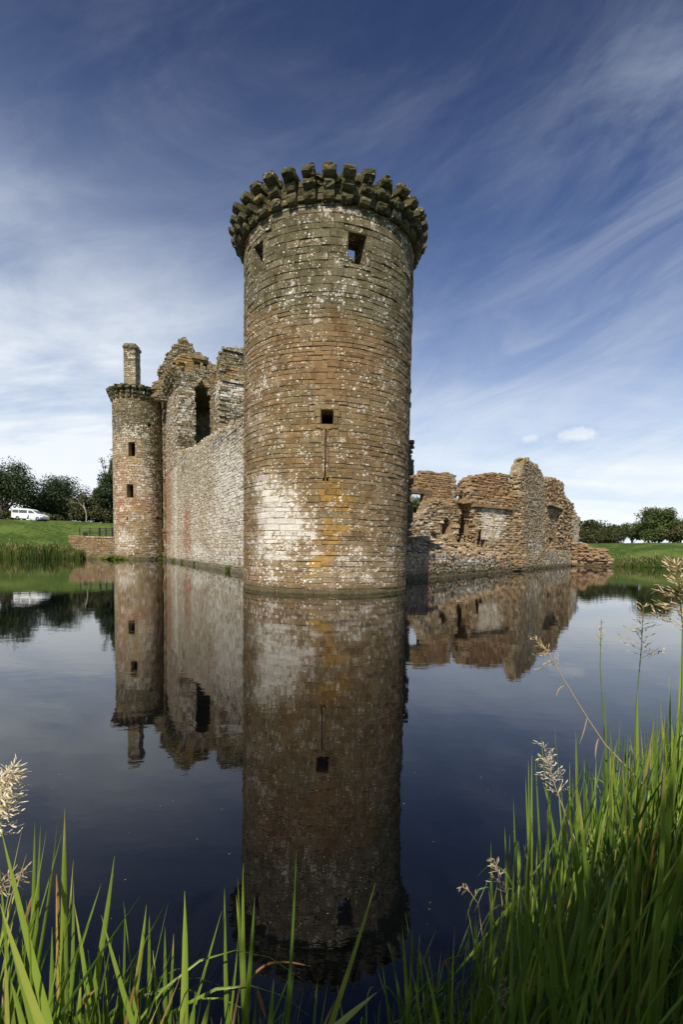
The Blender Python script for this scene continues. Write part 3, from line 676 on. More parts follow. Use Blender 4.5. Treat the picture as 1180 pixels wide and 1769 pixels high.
def build_gate_tower():
    root = thing('gate_tower', 'slender round gate tower at the far left with small dark windows, corbels and a chimney', 'tower', (GX, GY, 0))
    zt = GT.sz(237, 690)[1]
    wins = [rect_of(GT, 222, 764, 233.5, 788), rect_of(GT, 219.5, 837, 230.5, 859.5), rect_of(GT, 255.5, 733, 261, 737.5), rect_of(GT, 219, 893, 221, 899), rect_of(GT, 270, 893, 280, 898)]
    C = 2 * math.pi * GR
    def B(x, y, rh, rv, a): s, z = GT.sz(x, y); return (GT.P(s, z, 0.0), rh, rv, a)
    pat = blobs([B(258, 930, 2.2, 2.6, (0, .3, .35, 0)), B(228, 810, .8, 2.2, (0, .7, 0, 0)), B(222, 870, .8, 1.6, (0, .5, 0, 0)), B(273, 820, 1.1, 7, (.0, .25, .95, .1)), B(262, 780, 1.4, 5.5, (0, .2, .7, 0)), B(205, 850, 1.2, 8, (.1, 0, 0, .55)), B(235, 720, 6, 3.6, (-.1, .2, .8, 0)),
                 B(235, 870, 4, 1.3, (.05, 0, 0, .55)), B(248, 830, 1.5, 3.0, (.25, 0, 0, 0)), B(235, 745, 2.5, 1.2, (.3, 0, 0, 0)), B(215, 935, 2.2, 2.0, (.3, 0, 0, 0)), B(240, 960, 4, .8, (.1, .4, .3, 0))], (0.34, 0.05, 0.10, 0.10))
    mb = MB(); sl_ = lines(-C / 2, C / 2, 0.5, [w[i] for w in wins for i in (0, 1)]); zl = lines(-1, zt + .8, 0.7, [w[i] for w in wins for i in (2, 3)])
    S, Z = np.meshgrid((sl_[:-1] + sl_[1:]) / 2, (zl[:-1] + zl[1:]) / 2); mask = np.ones(S.shape, bool)
    for h in wins: mask &= ~((S > h[0]) & (S < h[1]) & (Z > h[2]) & (Z < h[3]))
    slab(mb, GT, sl_, zl, mask, 1.2, wrap=True)
    lay(mb, GT, -C / 2, C / 2, -.1, zt + .9, course=(0.24, 0.40), length=(0.35, 0.9), holes=wins, prot=0.055, nu=2, edge=0.03, rnd=.5, edge_depth=1.0)
    mb.build('wall', M_GATE, root, pat)
    # inside shell is dark: floors close the drum
    an = np.arange(24) * 2 * math.pi / 24
    for zf in (8.0, 15.0, zt + .5):
        fl = MB()
        V = np.concatenate([[[GX, GY, zf]], np.stack([GX + (GR - 1.1) * np.sin(an), GY + (GR - 1.1) * np.cos(an), np.full(24, zf)], 1)])
        fl.add(V, [[0, i + 1, (i + 1) % 24 + 1] for i in range(24)]); fl.build('floor_vault', M_GATE, root, blobs([]))
    for w in wins[:2]: window_frame(GT, w, root, M_GATE, blobs([], (.2, .2, .3, .2)), 0.25, 0.4, 0.06)
    corbels(root, (GX, GY), GR, zt + .15, 26, 3, 0.52, (0.32, 0.58, 0.86), 0.52, 0.05, blobs([], (0.15, 0.18, 0.7, 0.1)))
    rm = MB(); rs = np.random.RandomState(9); th = rs.uniform(-math.pi, math.pi, 420); rr = GR + rs.uniform(-.9, .65, 420)
    rubble(rm, np.stack([GX + rr * np.sin(th), GY - rr * np.cos(th), zt + 1.55 + rs.uniform(0, .35, 420)], 1), (0.35, 0.7), .5, 3)
    rm.build('parapet_rubble', M_CORB, root, blobs([], (.1, .25, .6, 0)))
    # chimney
    a = aty(228.5, 662, GY + .3); w = 0.40 * (aty(241, 640, GY)[0] - aty(216.5, 640, GY)[0]); b = aty(228.5, 600, GY + .3)
    ztop = aty(228, 597, GY - 0.9)[2]; cx = a[0]; cm = MB(); D = 0.9
    cpat = blobs([((cx, GY, ztop), 4, 2.5, (0, .1, .6, 0))], (.42, .15, .3, .05))
    F0 = Plane((cx - w, GY + .3 - D), (1, 0)); slf = ((F0, 2 * w), (Plane((cx + w, GY + .3 - D), (0, 1)), 2 * D), (Plane((cx + w, GY + .3 + D), (-1, 0)), 2 * w), (Plane((cx - w, GY + .3 + D), (0, -1)), 2 * D))
    cm.box((cx, GY + .3, (zt + ztop) / 2 + .5), (2 * w - .06, 2 * D - .06, ztop - zt - 1.0 + .9))
    for p, L in slf: lay(cm, p, 0, L, zt + .8, ztop, course=(0.22, .34), length=(.35, .7), prot=.05, nu=2, edge=.03, edge_depth=.2)
    for p, L in slf: lay(cm, p.off(.10, -.1), 0, L + .2, ztop - .28, ztop + .1, course=(0.3, .36), length=(.5, .9), prot=.06, nu=2, edge_depth=.5)
    g = rs.uniform(-1, 1, (26, 2)); rubble(cm, np.stack([cx + g[:, 0] * w * .85, GY + .3 + g[:, 1] * D * .8, ztop + .1 + rs.uniform(0, .28, 26)], 1), (.3, .55), .5, 5)
    cm.build('chimney', M_GATE, root, cpat)
    rm = MB()
    # grassy mound on the footing
    return root


build_gate_tower()


def build_gatehouse():
    c0 = PL.P(30.4, 0.0, 0.0)
    root = thing('gatehouse', 'roofless gatehouse block with a stepped gable and a tall dark opening above the curtain wall', 'gatehouse', (c0[0], c0[1], 0))
    def Bp(pl, x, y, rh, rv, a): s, z = pl.sz(x, y); return (pl.P(s, z, 0.0), rh, rv, a)
    # outer flank, in the plane of the curtain wall
    mb = MB(); FL = PL.off(0.02)
    zt = 23.2
    fp = np.array([[30.2, 12.5], [30.2, zt + .6], [44, zt + 1.0], [44, 12.5]])
    pat = blobs([Bp(FL, 300, 750, 12, 7, (.15, 0, .1, .15)), Bp(FL, 290, 760, 3, 8, (0, 0, 0, .3)), Bp(FL, 300, 660, 12, 1.5, (0, .3, .6, 0))], (0.34, 0.05, 0.3, 0.1))
    wall_on(mb, FL, fp, 2.0, holes=[rect_of(FL, 284.3, 705, 286, 735)], cap=False, wav=0, sclip=(30.2, 44))
    mb.build('flank_wall', M_GATE, root, pat)
    # end wall facing the camera with the tall recess
    EN = Plane(PL.P(30.2, 0, 0.0)[:2], NIN, side=1); EN.n = -PL.u
    mb = MB(); ep = EN.poly([(306, 790), (306, 652), (318, 650), (337, 655), (337, 800)]); ep[0][0] = ep[1][0] = 0.0
    e2 = EN.poly([(336.5, 668), (345, 656), (366, 660), (366, 640), (306, 640), (306, 668)]); e2[-1][0] = e2[-2][0] = 0.0
    patE = blobs([Bp(EN, 320, 720, 2.5, 6, (.12, 0, .15, 0)), Bp(EN, 320, 770, 2, 1.6, (-.3, .0, .45, 0)), Bp(EN, 340, 645, 8, 1.8, (.0, .3, .7, .2)), Bp(EN, 313, 690, 1, 4, (.1, .0, .1, 0))], (0.36, 0.03, 0.42, 0.0))
    wall_on(mb, EN, ep, 1.4, cap=False, wav=.0, seed=1, sclip=(-.05, ep[3][0] + .1))
    wall_on(mb, EN, e2, 1.4, cap=True, wav=.12, seed=2, capsize=(.35, .8), rotz=.5)
    mb.build('end_wall', M_GATE, root, patE)
    # recess: back and side walls, roof slab - kept deep so that it stays dark
    mb = MB(); s1 = ep[3][0]; L = 4.2
    BK = Plane(PL.P(40.5, 0, 0.0)[:2], NIN); BK.n = -PL.u
    wall_on(mb, BK, np.array([[-.0, 0], [0, 23], [9, 23], [9, 0]]), 1.0, cap=False, wav=0, course=(.4, .6), length=(.6, 1.2))
    V = []
    for (s_, n_) in ((30.6, 0.4), (30.6, 7.5), (41, 7.5), (41, .4)):
        for z_ in (22.6, 23.0):
            q = PL.P(s_, z_, -n_); V.append(q)
    mb.add(V, [[0, 2, 4, 6], [1, 7, 5, 3], [0, 1, 3, 2], [2, 3, 5, 4], [4, 5, 7, 6], [6, 7, 1, 0]])
    V = [PL.P(s_, z_, -n_) for (s_, n_) in ((33.4, 0.4), (33.4, 8.5), (41, 8.5), (41, .4)) for z_ in (16.4, 16.8)]  # second, lower ceiling slab added to keep sunlight out of the recess
    mb.add(V, [[0, 2, 4, 6], [1, 7, 5, 3], [0, 1, 3, 2], [2, 3, 5, 4], [4, 5, 7, 6], [6, 7, 1, 0]])
    mb.build('recess', M_GATE, root, blobs([], (-.2, .0, .8, .0)))
    # broken lintel stones hanging over the recess
    mb = MB(); q = [EN.sz(x, y) for x, y in ((338, 664), (343, 659), (349, 657), (355, 660), (360, 666), (362, 672), (364, 680), (357, 658), (364, 660))]
    rubble(mb, np.array([EN.P(a, b, -.3) for a, b in q]), (.6, 1.0), .7, 4); rubble(mb, np.array([EN.P(a, b + .3, -.9) for a, b in q]), (.6, 1.0), .7, 5)
    mb.build('broken_lintel', M_GATE, root, blobs([], (.3, .5, .5, 0)))
    # nearer inner block: jamb then front
    sB = 23.5
    EB = Plane(PL.P(sB, 0, 0.0)[:2], NIN); EB.n = -PL.u
    b0 = EB.sz(379, 700)[0]
    JB = Plane(PL.P(sB, 0, -b0)[:2], PL.u); JB.n = PL.n.copy()
    mb = MB(); jl = JB.sz(364, 700)[0]
    topz = EB.sz(384, 630)[1]
    wz = rect_of(JB, 369.5, 724, 376, 748)
    jp = np.array([[0.0, 6], [0.0, topz], [jl, JB.sz(364, 640)[1]], [jl, 6]])
    wall_on(mb, JB, jp, 1.2, cap=True, wav=.1, seed=4, holes=[wz], capsize=(.35, .7), sides=False)
    mb.build('jamb_wall', M_GATE, root, blobs([Bp(JB, 372, 640, 4, 2, (0, .5, .5, 0))], (.22, .22, .45, .1)))
    window_frame(JB, wz, root, M_GATE, blobs([], (.4, .1, .2, 0)), 0.3, 0.4, 0.07)
    mb = MB(); bp = EB.poly([(379, 800), (379, 640), (376, 634), (384, 630), (384, 607), (400, 603), (432, 599), (450, 599), (450, 800)])
    patB = blobs([Bp(EB, 400, 675, 5, 1.0, (.45, 0, .0, 0)), Bp(EB, 400, 700, 6, 3, (.12, 0, .3, 0)), Bp(EB, 400, 720, 5, 1.0, (0, 0, .3, 0)), Bp(EB, 395, 645, 6, 1.3, (.0, .5, .4, .2)), Bp(EB, 402, 615, 5, 1.0, (.0, .3, .8, .0)), Bp(EB, 405, 750, 6, 1.2, (-.2, 0, .0, .8))], (0.34, 0.08, 0.25, 0.05))
    wall_on(mb, EB, bp, 2.2, cap=True, wav=.1, seed=5, capsize=(.35, .7), rotz=.5)
    # string course under the ochre band and over the chunk
    for (xa, xb, yy, hh) in ((382, 432, 661, .3), (383, 432, 607, .35)):
        z = EB.sz((xa + xb) / 2, yy)[1]; lay(mb, EB.off(.22), EB.sz(xa, yy)[0], EB.sz(xb, yy)[0], z - hh / 2, z + hh / 2, course=(hh, hh), length=(.6, 1.2), prot=.05, nu=2, edge_depth=.35)
    mb.build('inner_block', M_GATE, root, patB)
    # gable
    GB = Plane(PL.P(38.0, 0, 0.0)[:2], NIN); GB.n = -PL.u
    mb = MB(); gw = rect_of(GB, 298.5, 627, 306, 637.5)
    gp = GB.poly([(268, 690), (266, 662), (278, 656), (276, 640), (283, 628), (293, 612), (302, 597), (309, 593), (313, 586), (320, 585), (323, 592), (331, 596), (336, 606), (341, 612), (352, 616), (362, 628), (372, 634), (378, 690)])
    wall_on(mb, GB, gp, 1.0, cap=True, wav=.14, seed=6, holes=[gw], capsize=(.35, .8), rotz=.5)
    mb.build('gable', M_GATE, root, blobs([Bp(GB, 320, 610, 3, 3, (0, .25, .3, 0)), Bp(GB, 290, 620, 3, 3, (.1, .05, .3, .1))], (0.25, 0.16, 0.45, 0.05)))
    # cap house with its ochre wall and window, standing on the end wall
    CH = Plane(PL.P(31.2, 0, 0.0)[:2], NIN); CH.n = -PL.u
    mb = MB(); cw = rect_of(CH, 335, 625, 346.5, 638.5); cw2 = rect_of(CH, 350, 628, 358, 640)
    cp = CH.poly([(309, 655), (309, 618), (318, 613.5), (336, 612), (352, 618), (366, 627), (366, 660)])
    wall_on(mb, CH, cp, 1.0, cap=True, wav=.07, seed=8, holes=[cw, cw2], capsize=(.3, .6), rotz=.5)
    s_, z_ = CH.sz(341, 619); lay(mb, CH.off(.25), CH.sz(331, 619)[0], CH.sz(357, 619)[0], z_ - .2, z_ + .25, course=(.4, .45), length=(1.2, 2.0), prot=.06, nu=2, edge_depth=.6)
    SH = Plane(CH.P(cp[0][0], 0, 0.0)[:2], PL.u); SH.n = PL.n.copy()
    wall_on(mb, SH, np.array([[0, cp[0][1]], [0, cp[1][1]], [5, cp[1][1]], [5, cp[0][1]]]), .6, cap=False, wav=.05)
    mb.build('cap_house', M_GATE, root, blobs([Bp(CH, 322, 628, 2.2, 2, (0, .55, 0, 0))], (0.12, 0.28, 0.45, 0.05)))
    for w in (cw, gw): window_frame(CH if w is cw else GB, w, root, M_GATE, blobs([], (.2, .5, .4, 0)), 0.2, 0.3, 0.05)
    # corbel table along the flank
    rs = np.random.RandomState(12); n = 17; mbp = MB()
    for i in range(n):
        s = 30.3 + (43.2 - 30.3) * i / (n - 1); o = PL.P(s, 0, 0.0)[:2]; zb = 22.4 + .35 * i / n; mbc = MB()
        def P(a, r, zz): q = o + PL.n * r + PL.u * a; return [q[0], q[1], zb + zz]
        corbel_mesh(mbc, P, 3, 0.46, (0.3, 0.58, 0.86), 0.45, rs); mbc.build('corbel', M_CORB, root, blobs([], (.2, .2, .55, 0)))
    s = rs.uniform(30.2, 43.5, 150); rubble(mbp, PL.P(s, 24.0 + rs.uniform(0, .5, 150) + (s - 30) * .02, rs.uniform(-1.2, .8, 150)), (.4, .8), .5, 13)
    mbp.build('parapet_rubble', M_CORB, root, blobs([], (.1, .4, .5, 0)))
    return root


build_gatehouse()

# ------------------------------------------------------------------ right side: ruined east range
OR = np.array([4.072, 30.245]); UR = np.array([0.574, 0.819]); UR = UR / np.hypot(*UR)
PR = Plane(OR, UR, side=1)
RIN = -PR.n


def Bq(pl, x, y, rh, rv, a): s, z = pl.sz(x, y); return (pl.P(s, z, 0.0), rh, rv, a)


def build_right():
    # --- low moat wall
    base = PR.P(8, 0, 0.0)
    root = thing('moat_wall', 'low broken moat wall with jumbled rubble on top, running right from the near tower', 'wall', base)
    mb = MB(); s_end = PR.sz(893, 960)[0]
    tp = PR.poly([(700, 958), (742, 957), (800, 960), (850, 963), (893, 965)]); tp[0][0] = -4
    poly = np.concatenate([[[-4, -.5]], tp, [[s_end, -.5]]])
    wall_on(mb, PR, poly, 3.4, course=(.20, .34), length=(.25, .7), prot=.06, cap=False, wav=.04, step=.35, edge_depth=.5)
    lay(mb, PR.off(.12), -4, s_end, -.4, .14, course=(.26, .3), length=(.5, 1.), prot=.05, nu=2, edge_depth=.2)
    pat = blobs([Bq(PR, 820, 968, 6, .35, (.42, 0, 0, 0)), Bq(PR, 760, 962, 3, .3, (.35, 0, 0, 0)), Bq(PR, 870, 965, 1.5, 1, (0, 0, 0, .6)), Bq(PR, 800, 985, 8, .8, (.1, 0, .35, 0))], (0.26, 0.02, 0.15, 0.08))
    mb.build('wall', M_RUIN, root, pat)
    # rubble heap on the wall head, rising inwards
    rs = np.random.RandomState(21); mb = MB(); N = 1500
    s = rs.uniform(-3.5, s_end + .5, N); t = rs.uniform(0, 1, N) ** 0.8; d = -t * 3.6 + .03
    zt = np.interp(s, [p[0] for p in tp], [p[1] for p in tp]); ph = .9 + .25 * np.sin(s * 1.3) + .15 * np.sin(s * 3.1)
    z = zt + ph * np.clip(t * 1.9, 0, 1) + rs.uniform(-.1, .12, N)
    rubble(mb, PR.P(s, z, d), (.22, .62), .42, 22, rotz=.95)
    # bed under the loose stones
    Sg = np.linspace(-3.5, s_end + .3, 60); tg = np.linspace(0, 1, 8); SS, TT = np.meshgrid(Sg, tg)
    ZZ = np.interp(SS, [p[0] for p in tp], [p[1] for p in tp]) + (.9 + .25 * np.sin(SS * 1.3) + .15 * np.sin(SS * 3.1)) * np.clip(TT * 1.9, 0, 1) - .08
    Pq = PR.P(SS, ZZ, -TT * 3.6 - .1); k = np.arange(7)[:, None] * 60 + np.arange(59)[None]; k = k.ravel()
    mb.add(Pq.reshape(-1, 3), np.stack([k, k + 1, k + 61, k + 60], 1))
    mb.build('rubble_core', M_RUIN, root, blobs([], (.30, .02, .08, .2)))

    # --- tall fragment
    base = PR.P(24, 0, 0.0)
    root = thing('ruined_wall', 'tall jagged wall fragment rising to a pointed peak at the waterline on the right', 'wall', base)
    mb = MB()
    tall = PR.poly([(893, 1000), (894, 880), (897, 845), (899, 820), (903, 803), (908, 794), (913, 794), (921, 801), (930, 806), (936, 818), (940, 832), (942, 1000)])
    tall[0][1] = tall[-1][1] = -.5
    patT = blobs([Bq(PR, 900, 920, 1.2, 4, (.0, 0, -.1, .4)), Bq(PR, 925, 900, 2.5, 4, (.05, .05, .25, 0)), Bq(PR, 925, 945, 3.5, 1.2, (.2, 0, 0, 0)), Bq(PR, 915, 820, 3, 2, (.0, .1, .25, .1))], (0.30, 0.02, 0.12, 0.03))
    wall_on(mb, PR, tall, 1.1, course=(.16, .32), length=(.25, .8), prot=.06, wav=.12, seed=31, rotz=.95, capsize=(.35, .8), lo=5, jit=.03)
    mb.build('wall', M_RUIN, root, patT)
    # broken end showing the rubble core in ledges
    mb = MB(); e0 = tall[1][0]; EC = Plane(PR.P(e0, 0, 0.0)[:2], RIN); EC.n = -PR.u
    ec = EC.poly([(896, 965), (897, 850), (893, 825), (888, 824), (885, 830), (884, 852), (879, 870), (877, 888), (873, 905), (869, 925), (866, 960)]); ec[0][0] = ec[1][0] = 0
    r = np.random.RandomState(33); S, Z = np.meshgrid(np.arange(0, 3.2, .2), np.arange(.5, 10.5, .15)); k = inpoly(ec, S, Z); S, Z = S[k], Z[k]
    n_ = len(S); rubble(mb, EC.P(S + r.uniform(-.12, .12, n_), Z + r.uniform(-.06, .06, n_), (r.uniform(-.6, .15, n_) + .3 * np.sin(Z * 4.2) * np.sin(S * 2 + Z))), (.3, .75), .40, 34)
    wall_on(mb, EC.off(-.75), ec, .9, course=(.18, .42), length=(.3, 1.1), prot=.24, cap=False, wav=.15, seed=35, jit=.07)
    mb.build('rubble_core', M_RUIN, root, blobs([], (.28, .03, .02, .15)))
    # lower part towards the far corner
    mb = MB(); P2 = PR.off(-.6)
    low = P2.poly([(941, 1000), (941, 826), (950, 829), (958, 828), (968, 833), (974, 835), (974, 850), (976, 860), (985, 866), (988, 880), (994, 889), (997, 895), (999, 1000)])
    low[0][1] = low[-1][1] = -.5
    door = rect_of(P2, 946.5, 929, 952.5, 945)
    ar = rect_of(P2, 946, 878, 963, 922)
    wall_on(mb, P2, low, 2.0, course=(.16, .34), length=(.3, .8), prot=.10, wav=.12, seed=36, rotz=.95, holes=[door], capsize=(.35, .9), lo=3, jit=.04)
    r = np.random.RandomState(37); S, Z = np.meshgrid(np.arange(P2.sz(962, 900)[0], P2.sz(990, 900)[0], .33), np.arange(2.6, 9.5, .2)); k = inpoly(low, S, Z) & (inpoly(low, S + .3, Z)); S, Z = S[k], Z[k]
    rubble(mb, P2.P(S + r.uniform(-.15, .15, len(S)), Z + r.uniform(-.06, .06, len(S)), r.uniform(-.05, .42, len(S))), (.35, .85), .36, 38, rotz=.95)
    mb.build('broken_wall', M_RUIN, root, blobs([Bq(P2, 955, 850, 3, 2, (-.1, .1, .1, .5)), Bq(P2, 965, 960, 6, 1.6, (.2, 0, .25, 0))], (.24, .03, .02, .22)))
    mb = MB(); nz = rect_of(P2, 944, 872, 964, 877); stones(mb, P2, [nz[0]], [nz[1]], [nz[2]], [nz[3]], prot=.5, skirt=.1, nu=3, rnd=.1)
    mb.build('ledge', M_RUIN, root, blobs([], (.1, 0, .5, 0)))
    # outer ashlar skin below and the corner strip
    mb = MB(); a, b = PR.sz(942, 960)[0], PR.sz(999.5, 960)[0]
    sk = np.array([[a, -.5], [a, PR.sz(944, 950)[1]], [PR.sz(965, 955)[0], PR.sz(965, 950)[1]], [PR.sz(988, 955)[0], PR.sz(988, 953)[1]], [PR.sz(990, 900)[0], PR.sz(990, 888)[1]], [b, PR.sz(999, 892)[1]], [b, -.5]])
    wall_on(mb, PR, sk, 1.0, course=(.26, .38), length=(.35, .8), prot=.05, wav=.05, seed=39, cap=False)
    mb.build('ashlar_skin', M_RUIN, root, blobs([Bq(PR, 996, 930, 3, 6, (.3, 0, .0, -.1)), Bq(PR, 960, 970, 10, 1.4, (.1, 0, .3, 0))], (.34, .0, .1, .0)))
    # far return corner, plain
    mb = MB(); RC = Plane(PR.P(b, 0, 0.0)[:2], RIN); RC.n = PR.u
    wall_on(mb, RC, np.array([[0, -.5], [0, 7.0], [4, 7.5], [8, 4], [8, -.5]]), 1.4, cap=False, seed=40); mb.build('return_wall', M_RUIN, root, blobs([], (.2, 0, .1, .1)))

    # --- rubble stump beyond
    q0 = atz(998, 978.0); q1 = atz(1057, 978.5)
    SP = Plane(q0[:2], (q1 - q0)[:2]);
    if SP.n[1] > 0: SP.n = -SP.n
    root = thing('wall_stump', 'low stepped stump of reddish rubble ending the ruin beside the grassy bank', 'wall', q0 * [1, 1, 0])
    st = SP.poly([(992, 990), (992, 940), (1003, 943), (1012, 941), (1017, 948), (1023, 953), (1033, 954), (1036, 948), (1047, 949), (1049, 961), (1056, 964), (1057, 990)])
    st[0][1] = st[-1][1] = -.4
    mb = MB(); wall_on(mb, SP, st, 2.5, course=(.18, .36), length=(.35, .9), prot=.12, wav=.1, seed=41, rotz=.2, capsize=(.4, 1.0), jit=.04)
    r = np.random.RandomState(42); S, Z = np.meshgrid(np.arange(0, SP.sz(1046, 960)[0], .4), np.arange(1.0, 4.5, .28)); k = inpoly(st, S, Z) & inpoly(st, S, Z + .2); S, Z = S[k], Z[k]
    rubble(mb, SP.P(S + r.uniform(-.15, .15, len(S)), Z, r.uniform(0, .45, len(S))), (.4, .9), .38, 43, rotz=.2)
    mb.build('rubble', M_RUIN, root, blobs([], (.18, .02, .05, .45)))

    # --- inner range behind the moat wall
    PI = Plane(PR.off(-9.0).O, (.84, .543)); 
    base = PI.P(8, 0, 0.0)
    root = thing('ruined_hall', 'roofless inner hall wall with arched openings and a pale plaster panel behind the moat wall', 'ruin', base)
    PJ_ = PI.off(-1.4)
    arch1 = (PJ_.sz(791, 900)[0], PJ_.sz(813, 900)[0], 1.5, PJ_.sz(803, 878)[1])
    arch2 = (PI.sz(825, 920)[0], PI.sz(839, 920)[0], 1.5, PI.sz(826, 912)[1])
    arch3 = (PJ_.sz(762, 920)[0], PJ_.sz(779, 920)[0], PJ_.sz(770, 925)[1], PJ_.sz(770, 895)[1])
    def arf(a, sh=0.0):
        c = (a[0] + a[1]) / 2; w = (a[1] - a[0]) / 2
        def f(S, Z):
            u = np.abs(S - c) / w; h = a[3] - w * 0.9 * (u ** 2.0); return (u < 1) & (Z > a[2]) & (Z < h)
        return f
    A1, A2, A3 = arf(arch1), arf(arch2), arf(arch3)
    mb = MB()
    PJ = PI.off(-1.4)
    hp = PJ.poly([(696, 985), (697, 892), (710, 893), (726, 893), (735, 882), (744, 866), (752, 862), (762, 866), (775, 868), (790, 865), (800, 863), (808, 862), (818, 860), (824, 985)])
    hq = PI.poly([(821, 985), (821, 930), (819, 878), (809, 868), (808, 833), (817, 829), (819, 825), (828, 822), (845, 819), (858, 818), (872, 821), (878, 823), (879, 850), (884, 853), (890, 850), (905, 850), (905, 985)])
    patH = blobs([Bq(PI, 851, 903, 2.0, 2.2, (.55, 0, -.2, -.3)), Bq(PI, 850, 845, 4, 2.0, (-.15, 0, 0, .30)), Bq(PI, 775, 890, 3, 3, (.1, 0, .25, 0)), Bq(PI, 730, 900, 3, 2, (.2, .1, .2, 0)), Bq(PI, 803, 925, 1, 2, (0, 0, 0, .5))], (.20, .03, .12, .22))
    wall_on(mb, PJ, hp, 1.3, course=(.16, .34), length=(.2, .75), prot=.11, wav=.1, seed=51, rotz=.95, capsize=(.25, .5), lo=1, jit=.03, step=.22, arch=lambda S, Z: A1(S, Z) | A3(S, Z))
    wall_on(mb, PI, hq, 1.3, course=(.15, .33), length=(.2, .75), prot=.10, wav=.08, seed=53, rotz=.95, capsize=(.25, .5), lo=1, jit=.02, step=.22, arch=A2)
    mb.build('wall', M_RUIN, root, patH)
    # back of the arches: recessed reddish wall
    mb = MB(); PB = PI.off(-4.4)
    bp = np.array([[arch3[0] - 2, 0], [arch3[0] - 2, 4.6], [arch1[0] - .5, 5.8], [arch2[1] + 3, 5.8], [arch2[1] + 3, 0]])
    wall_on(mb, PB, bp, .5, course=(.16, .28), length=(.25, .5), cap=False, seed=52, wav=0); mb.build('arch_back', M_RUIN, root, blobs([], (.2, 0, 0, .8)))
    # arch rings
    for A in (arch1, arch2, arch3):
        mb = MB(); c = (A[0] + A[1]) / 2; w = (A[1] - A[0]) / 2; us = np.linspace(-1, 1, 9); w = w * 1.0
        for u0, u1 in zip(us[:-1], us[1:]):
            P_ = lambda u, k: (c + u * (w + k), A[3] - w * .9 * u * u + k * (1.0 - .5 * abs(u)))
            a, b_, c_, d_ = P_(u0, 0), P_(u1, 0), P_(u1, .15), P_(u0, .15)
            V = [(PI if A is arch2 else PJ).P(p[0], p[1], dd) for dd in (-.3, .06) for p in (a, b_, c_, d_)]
            mb.add(V, [[0, 3, 2, 1], [4, 5, 6, 7], [0, 1, 5, 4], [1, 2, 6, 5], [2, 3, 7, 6], [3, 0, 4, 7]], RS.uniform(0, 1, 3))
        mb.build('arch', M_RUIN, root, blobs([], (.3, 0, .2, .2)))
    # string course over the plaster panel
    mb = MB(); z = PI.sz(845, 876)[1]
    lay(mb, PI.off(.34), PI.sz(815, 876)[0], PI.sz(881, 876)[0], z - .13, z + .13, course=(.26, .26), length=(.6, 1.1), prot=.06, nu=2, edge_depth=.45)
    mb.build('string_course', M_RUIN, root, blobs([], (.0, .1, .4, .4)))
    mb = MB(); pp = PI.poly([(832, 932), (833, 905), (831, 882), (834, 878), (868, 878), (869, 890), (871, 902), (866, 912), (864, 920), (858, 933)])
    wall_on(mb, PI.off(.09), pp, .1, course=(.15, .3), length=(.25, .6), prot=.02, wav=.05, seed=57, cap=False, jit=.01, edge_depth=.08); mb.build('plaster_panel', M_PLAST, root, blobs([], (.55, 0, 0, 0)))
    # projecting rough pieces
    mb = MB(); pts = [PI.P(*PI.sz(x, y), .25) for x, y in ((740, 872), (744, 876), (720, 890), (733, 897), (725, 905), (730, 925), (738, 930), (745, 935), (756, 938), (722, 932), (715, 915))]
    for i, p in enumerate(pts): mb = MB(); rubble(mb, np.array([p]), (.3, .6), .5, 55 + i); mb.build('loose_stone', M_RUIN, root, blobs([], (.35, 0, .1, .1)))
    # floor of the hall, a cross wall and the courtyard side keep the light real behind
    # --- farther block with the rectangular opening
    PF = Plane(PR.off(-13.0).O, (.84, .543))
    root2 = thing('hall_block', 'square topped stone block with a rectangular opening showing green trees, right beside the near tower', 'ruin', PF.P(6, 0, 0.0))
    mb = MB(); op = rect_of(PF, 711, 853, 732, 890)
    fp = PF.poly([(690, 985), (690, 822), (729, 823), (729, 814), (738, 814), (745, 816), (760, 818), (775, 817), (782, 821), (787, 823), (787, 985)])
    wall_on(mb, PF, fp, .55, course=(.16, .28), length=(.3, .7), prot=.06, wav=.05, seed=61, rotz=.95, holes=[op], capsize=(.25, .45), lo=6, jit=.02, step=.3)
    mb.build('wall', M_RUIN, root2, blobs([Bq(PF, 740, 840, 2, 1.5, (0, .25, 0, 0)), Bq(PF, 785, 860, .6, 6, (.3, 0, 0, -.3)), Bq(PF, 722, 838, 2, 1.5, (-.1, .2, .2, 0))], (.15, .06, .05, .4)))
    mb = MB(); stones(mb, PF, [op[0] - .7], [op[1] + 1.0], [op[3]], [op[3] + .38], prot=.12, skirt=.5, nu=3, rnd=.1); mb.build('lintel', M_RUIN, root2, blobs([], (.0, .1, .7, .1)))
    mb = MB(); RE = Plane(PF.P(fp[:, 0].max(), 0, 0.0)[:2], -PF.n); RE.n = PF.u
    wall_on(mb, RE, np.array([[0, 0], [0, 8.6], [.55, 8.6], [.55, 0]]), .2, cap=False); mb.build('side_wall', M_RUIN, root2, blobs([], (.2, 0, .2, .2)))
    # --- tall dark return wall, just visible past the tower's right edge
    w0 = aty(707, 640, 27.0)
    root3 = thing('wing_wall', 'dark broken wall edge peeping out behind the right side of the near tower', 'wall', (2.2, 27.5, 0))
    WP = Plane((1.4, 28.2), (1, 0.05)); 
    if WP.n[1] > 0: WP.n = -WP.n
    wp = WP.poly([(690, 960), (690, 640), (703, 640), (706, 665), (705, 700), (705, 740), (708, 757), (709, 765), (706.5, 792), (708, 795), (707, 850), (706, 890), (706, 940)])
    mb = MB(); wall_on(mb, WP, wp, 1.4, cap=True, seed=63, wav=.03, capsize=(.2, .4), course=(.2, .3), length=(.25, .5), edge_depth=.3)
    mb.build('wall', M_TOWER, root3, blobs([], (.05, .05, .7, .2)))
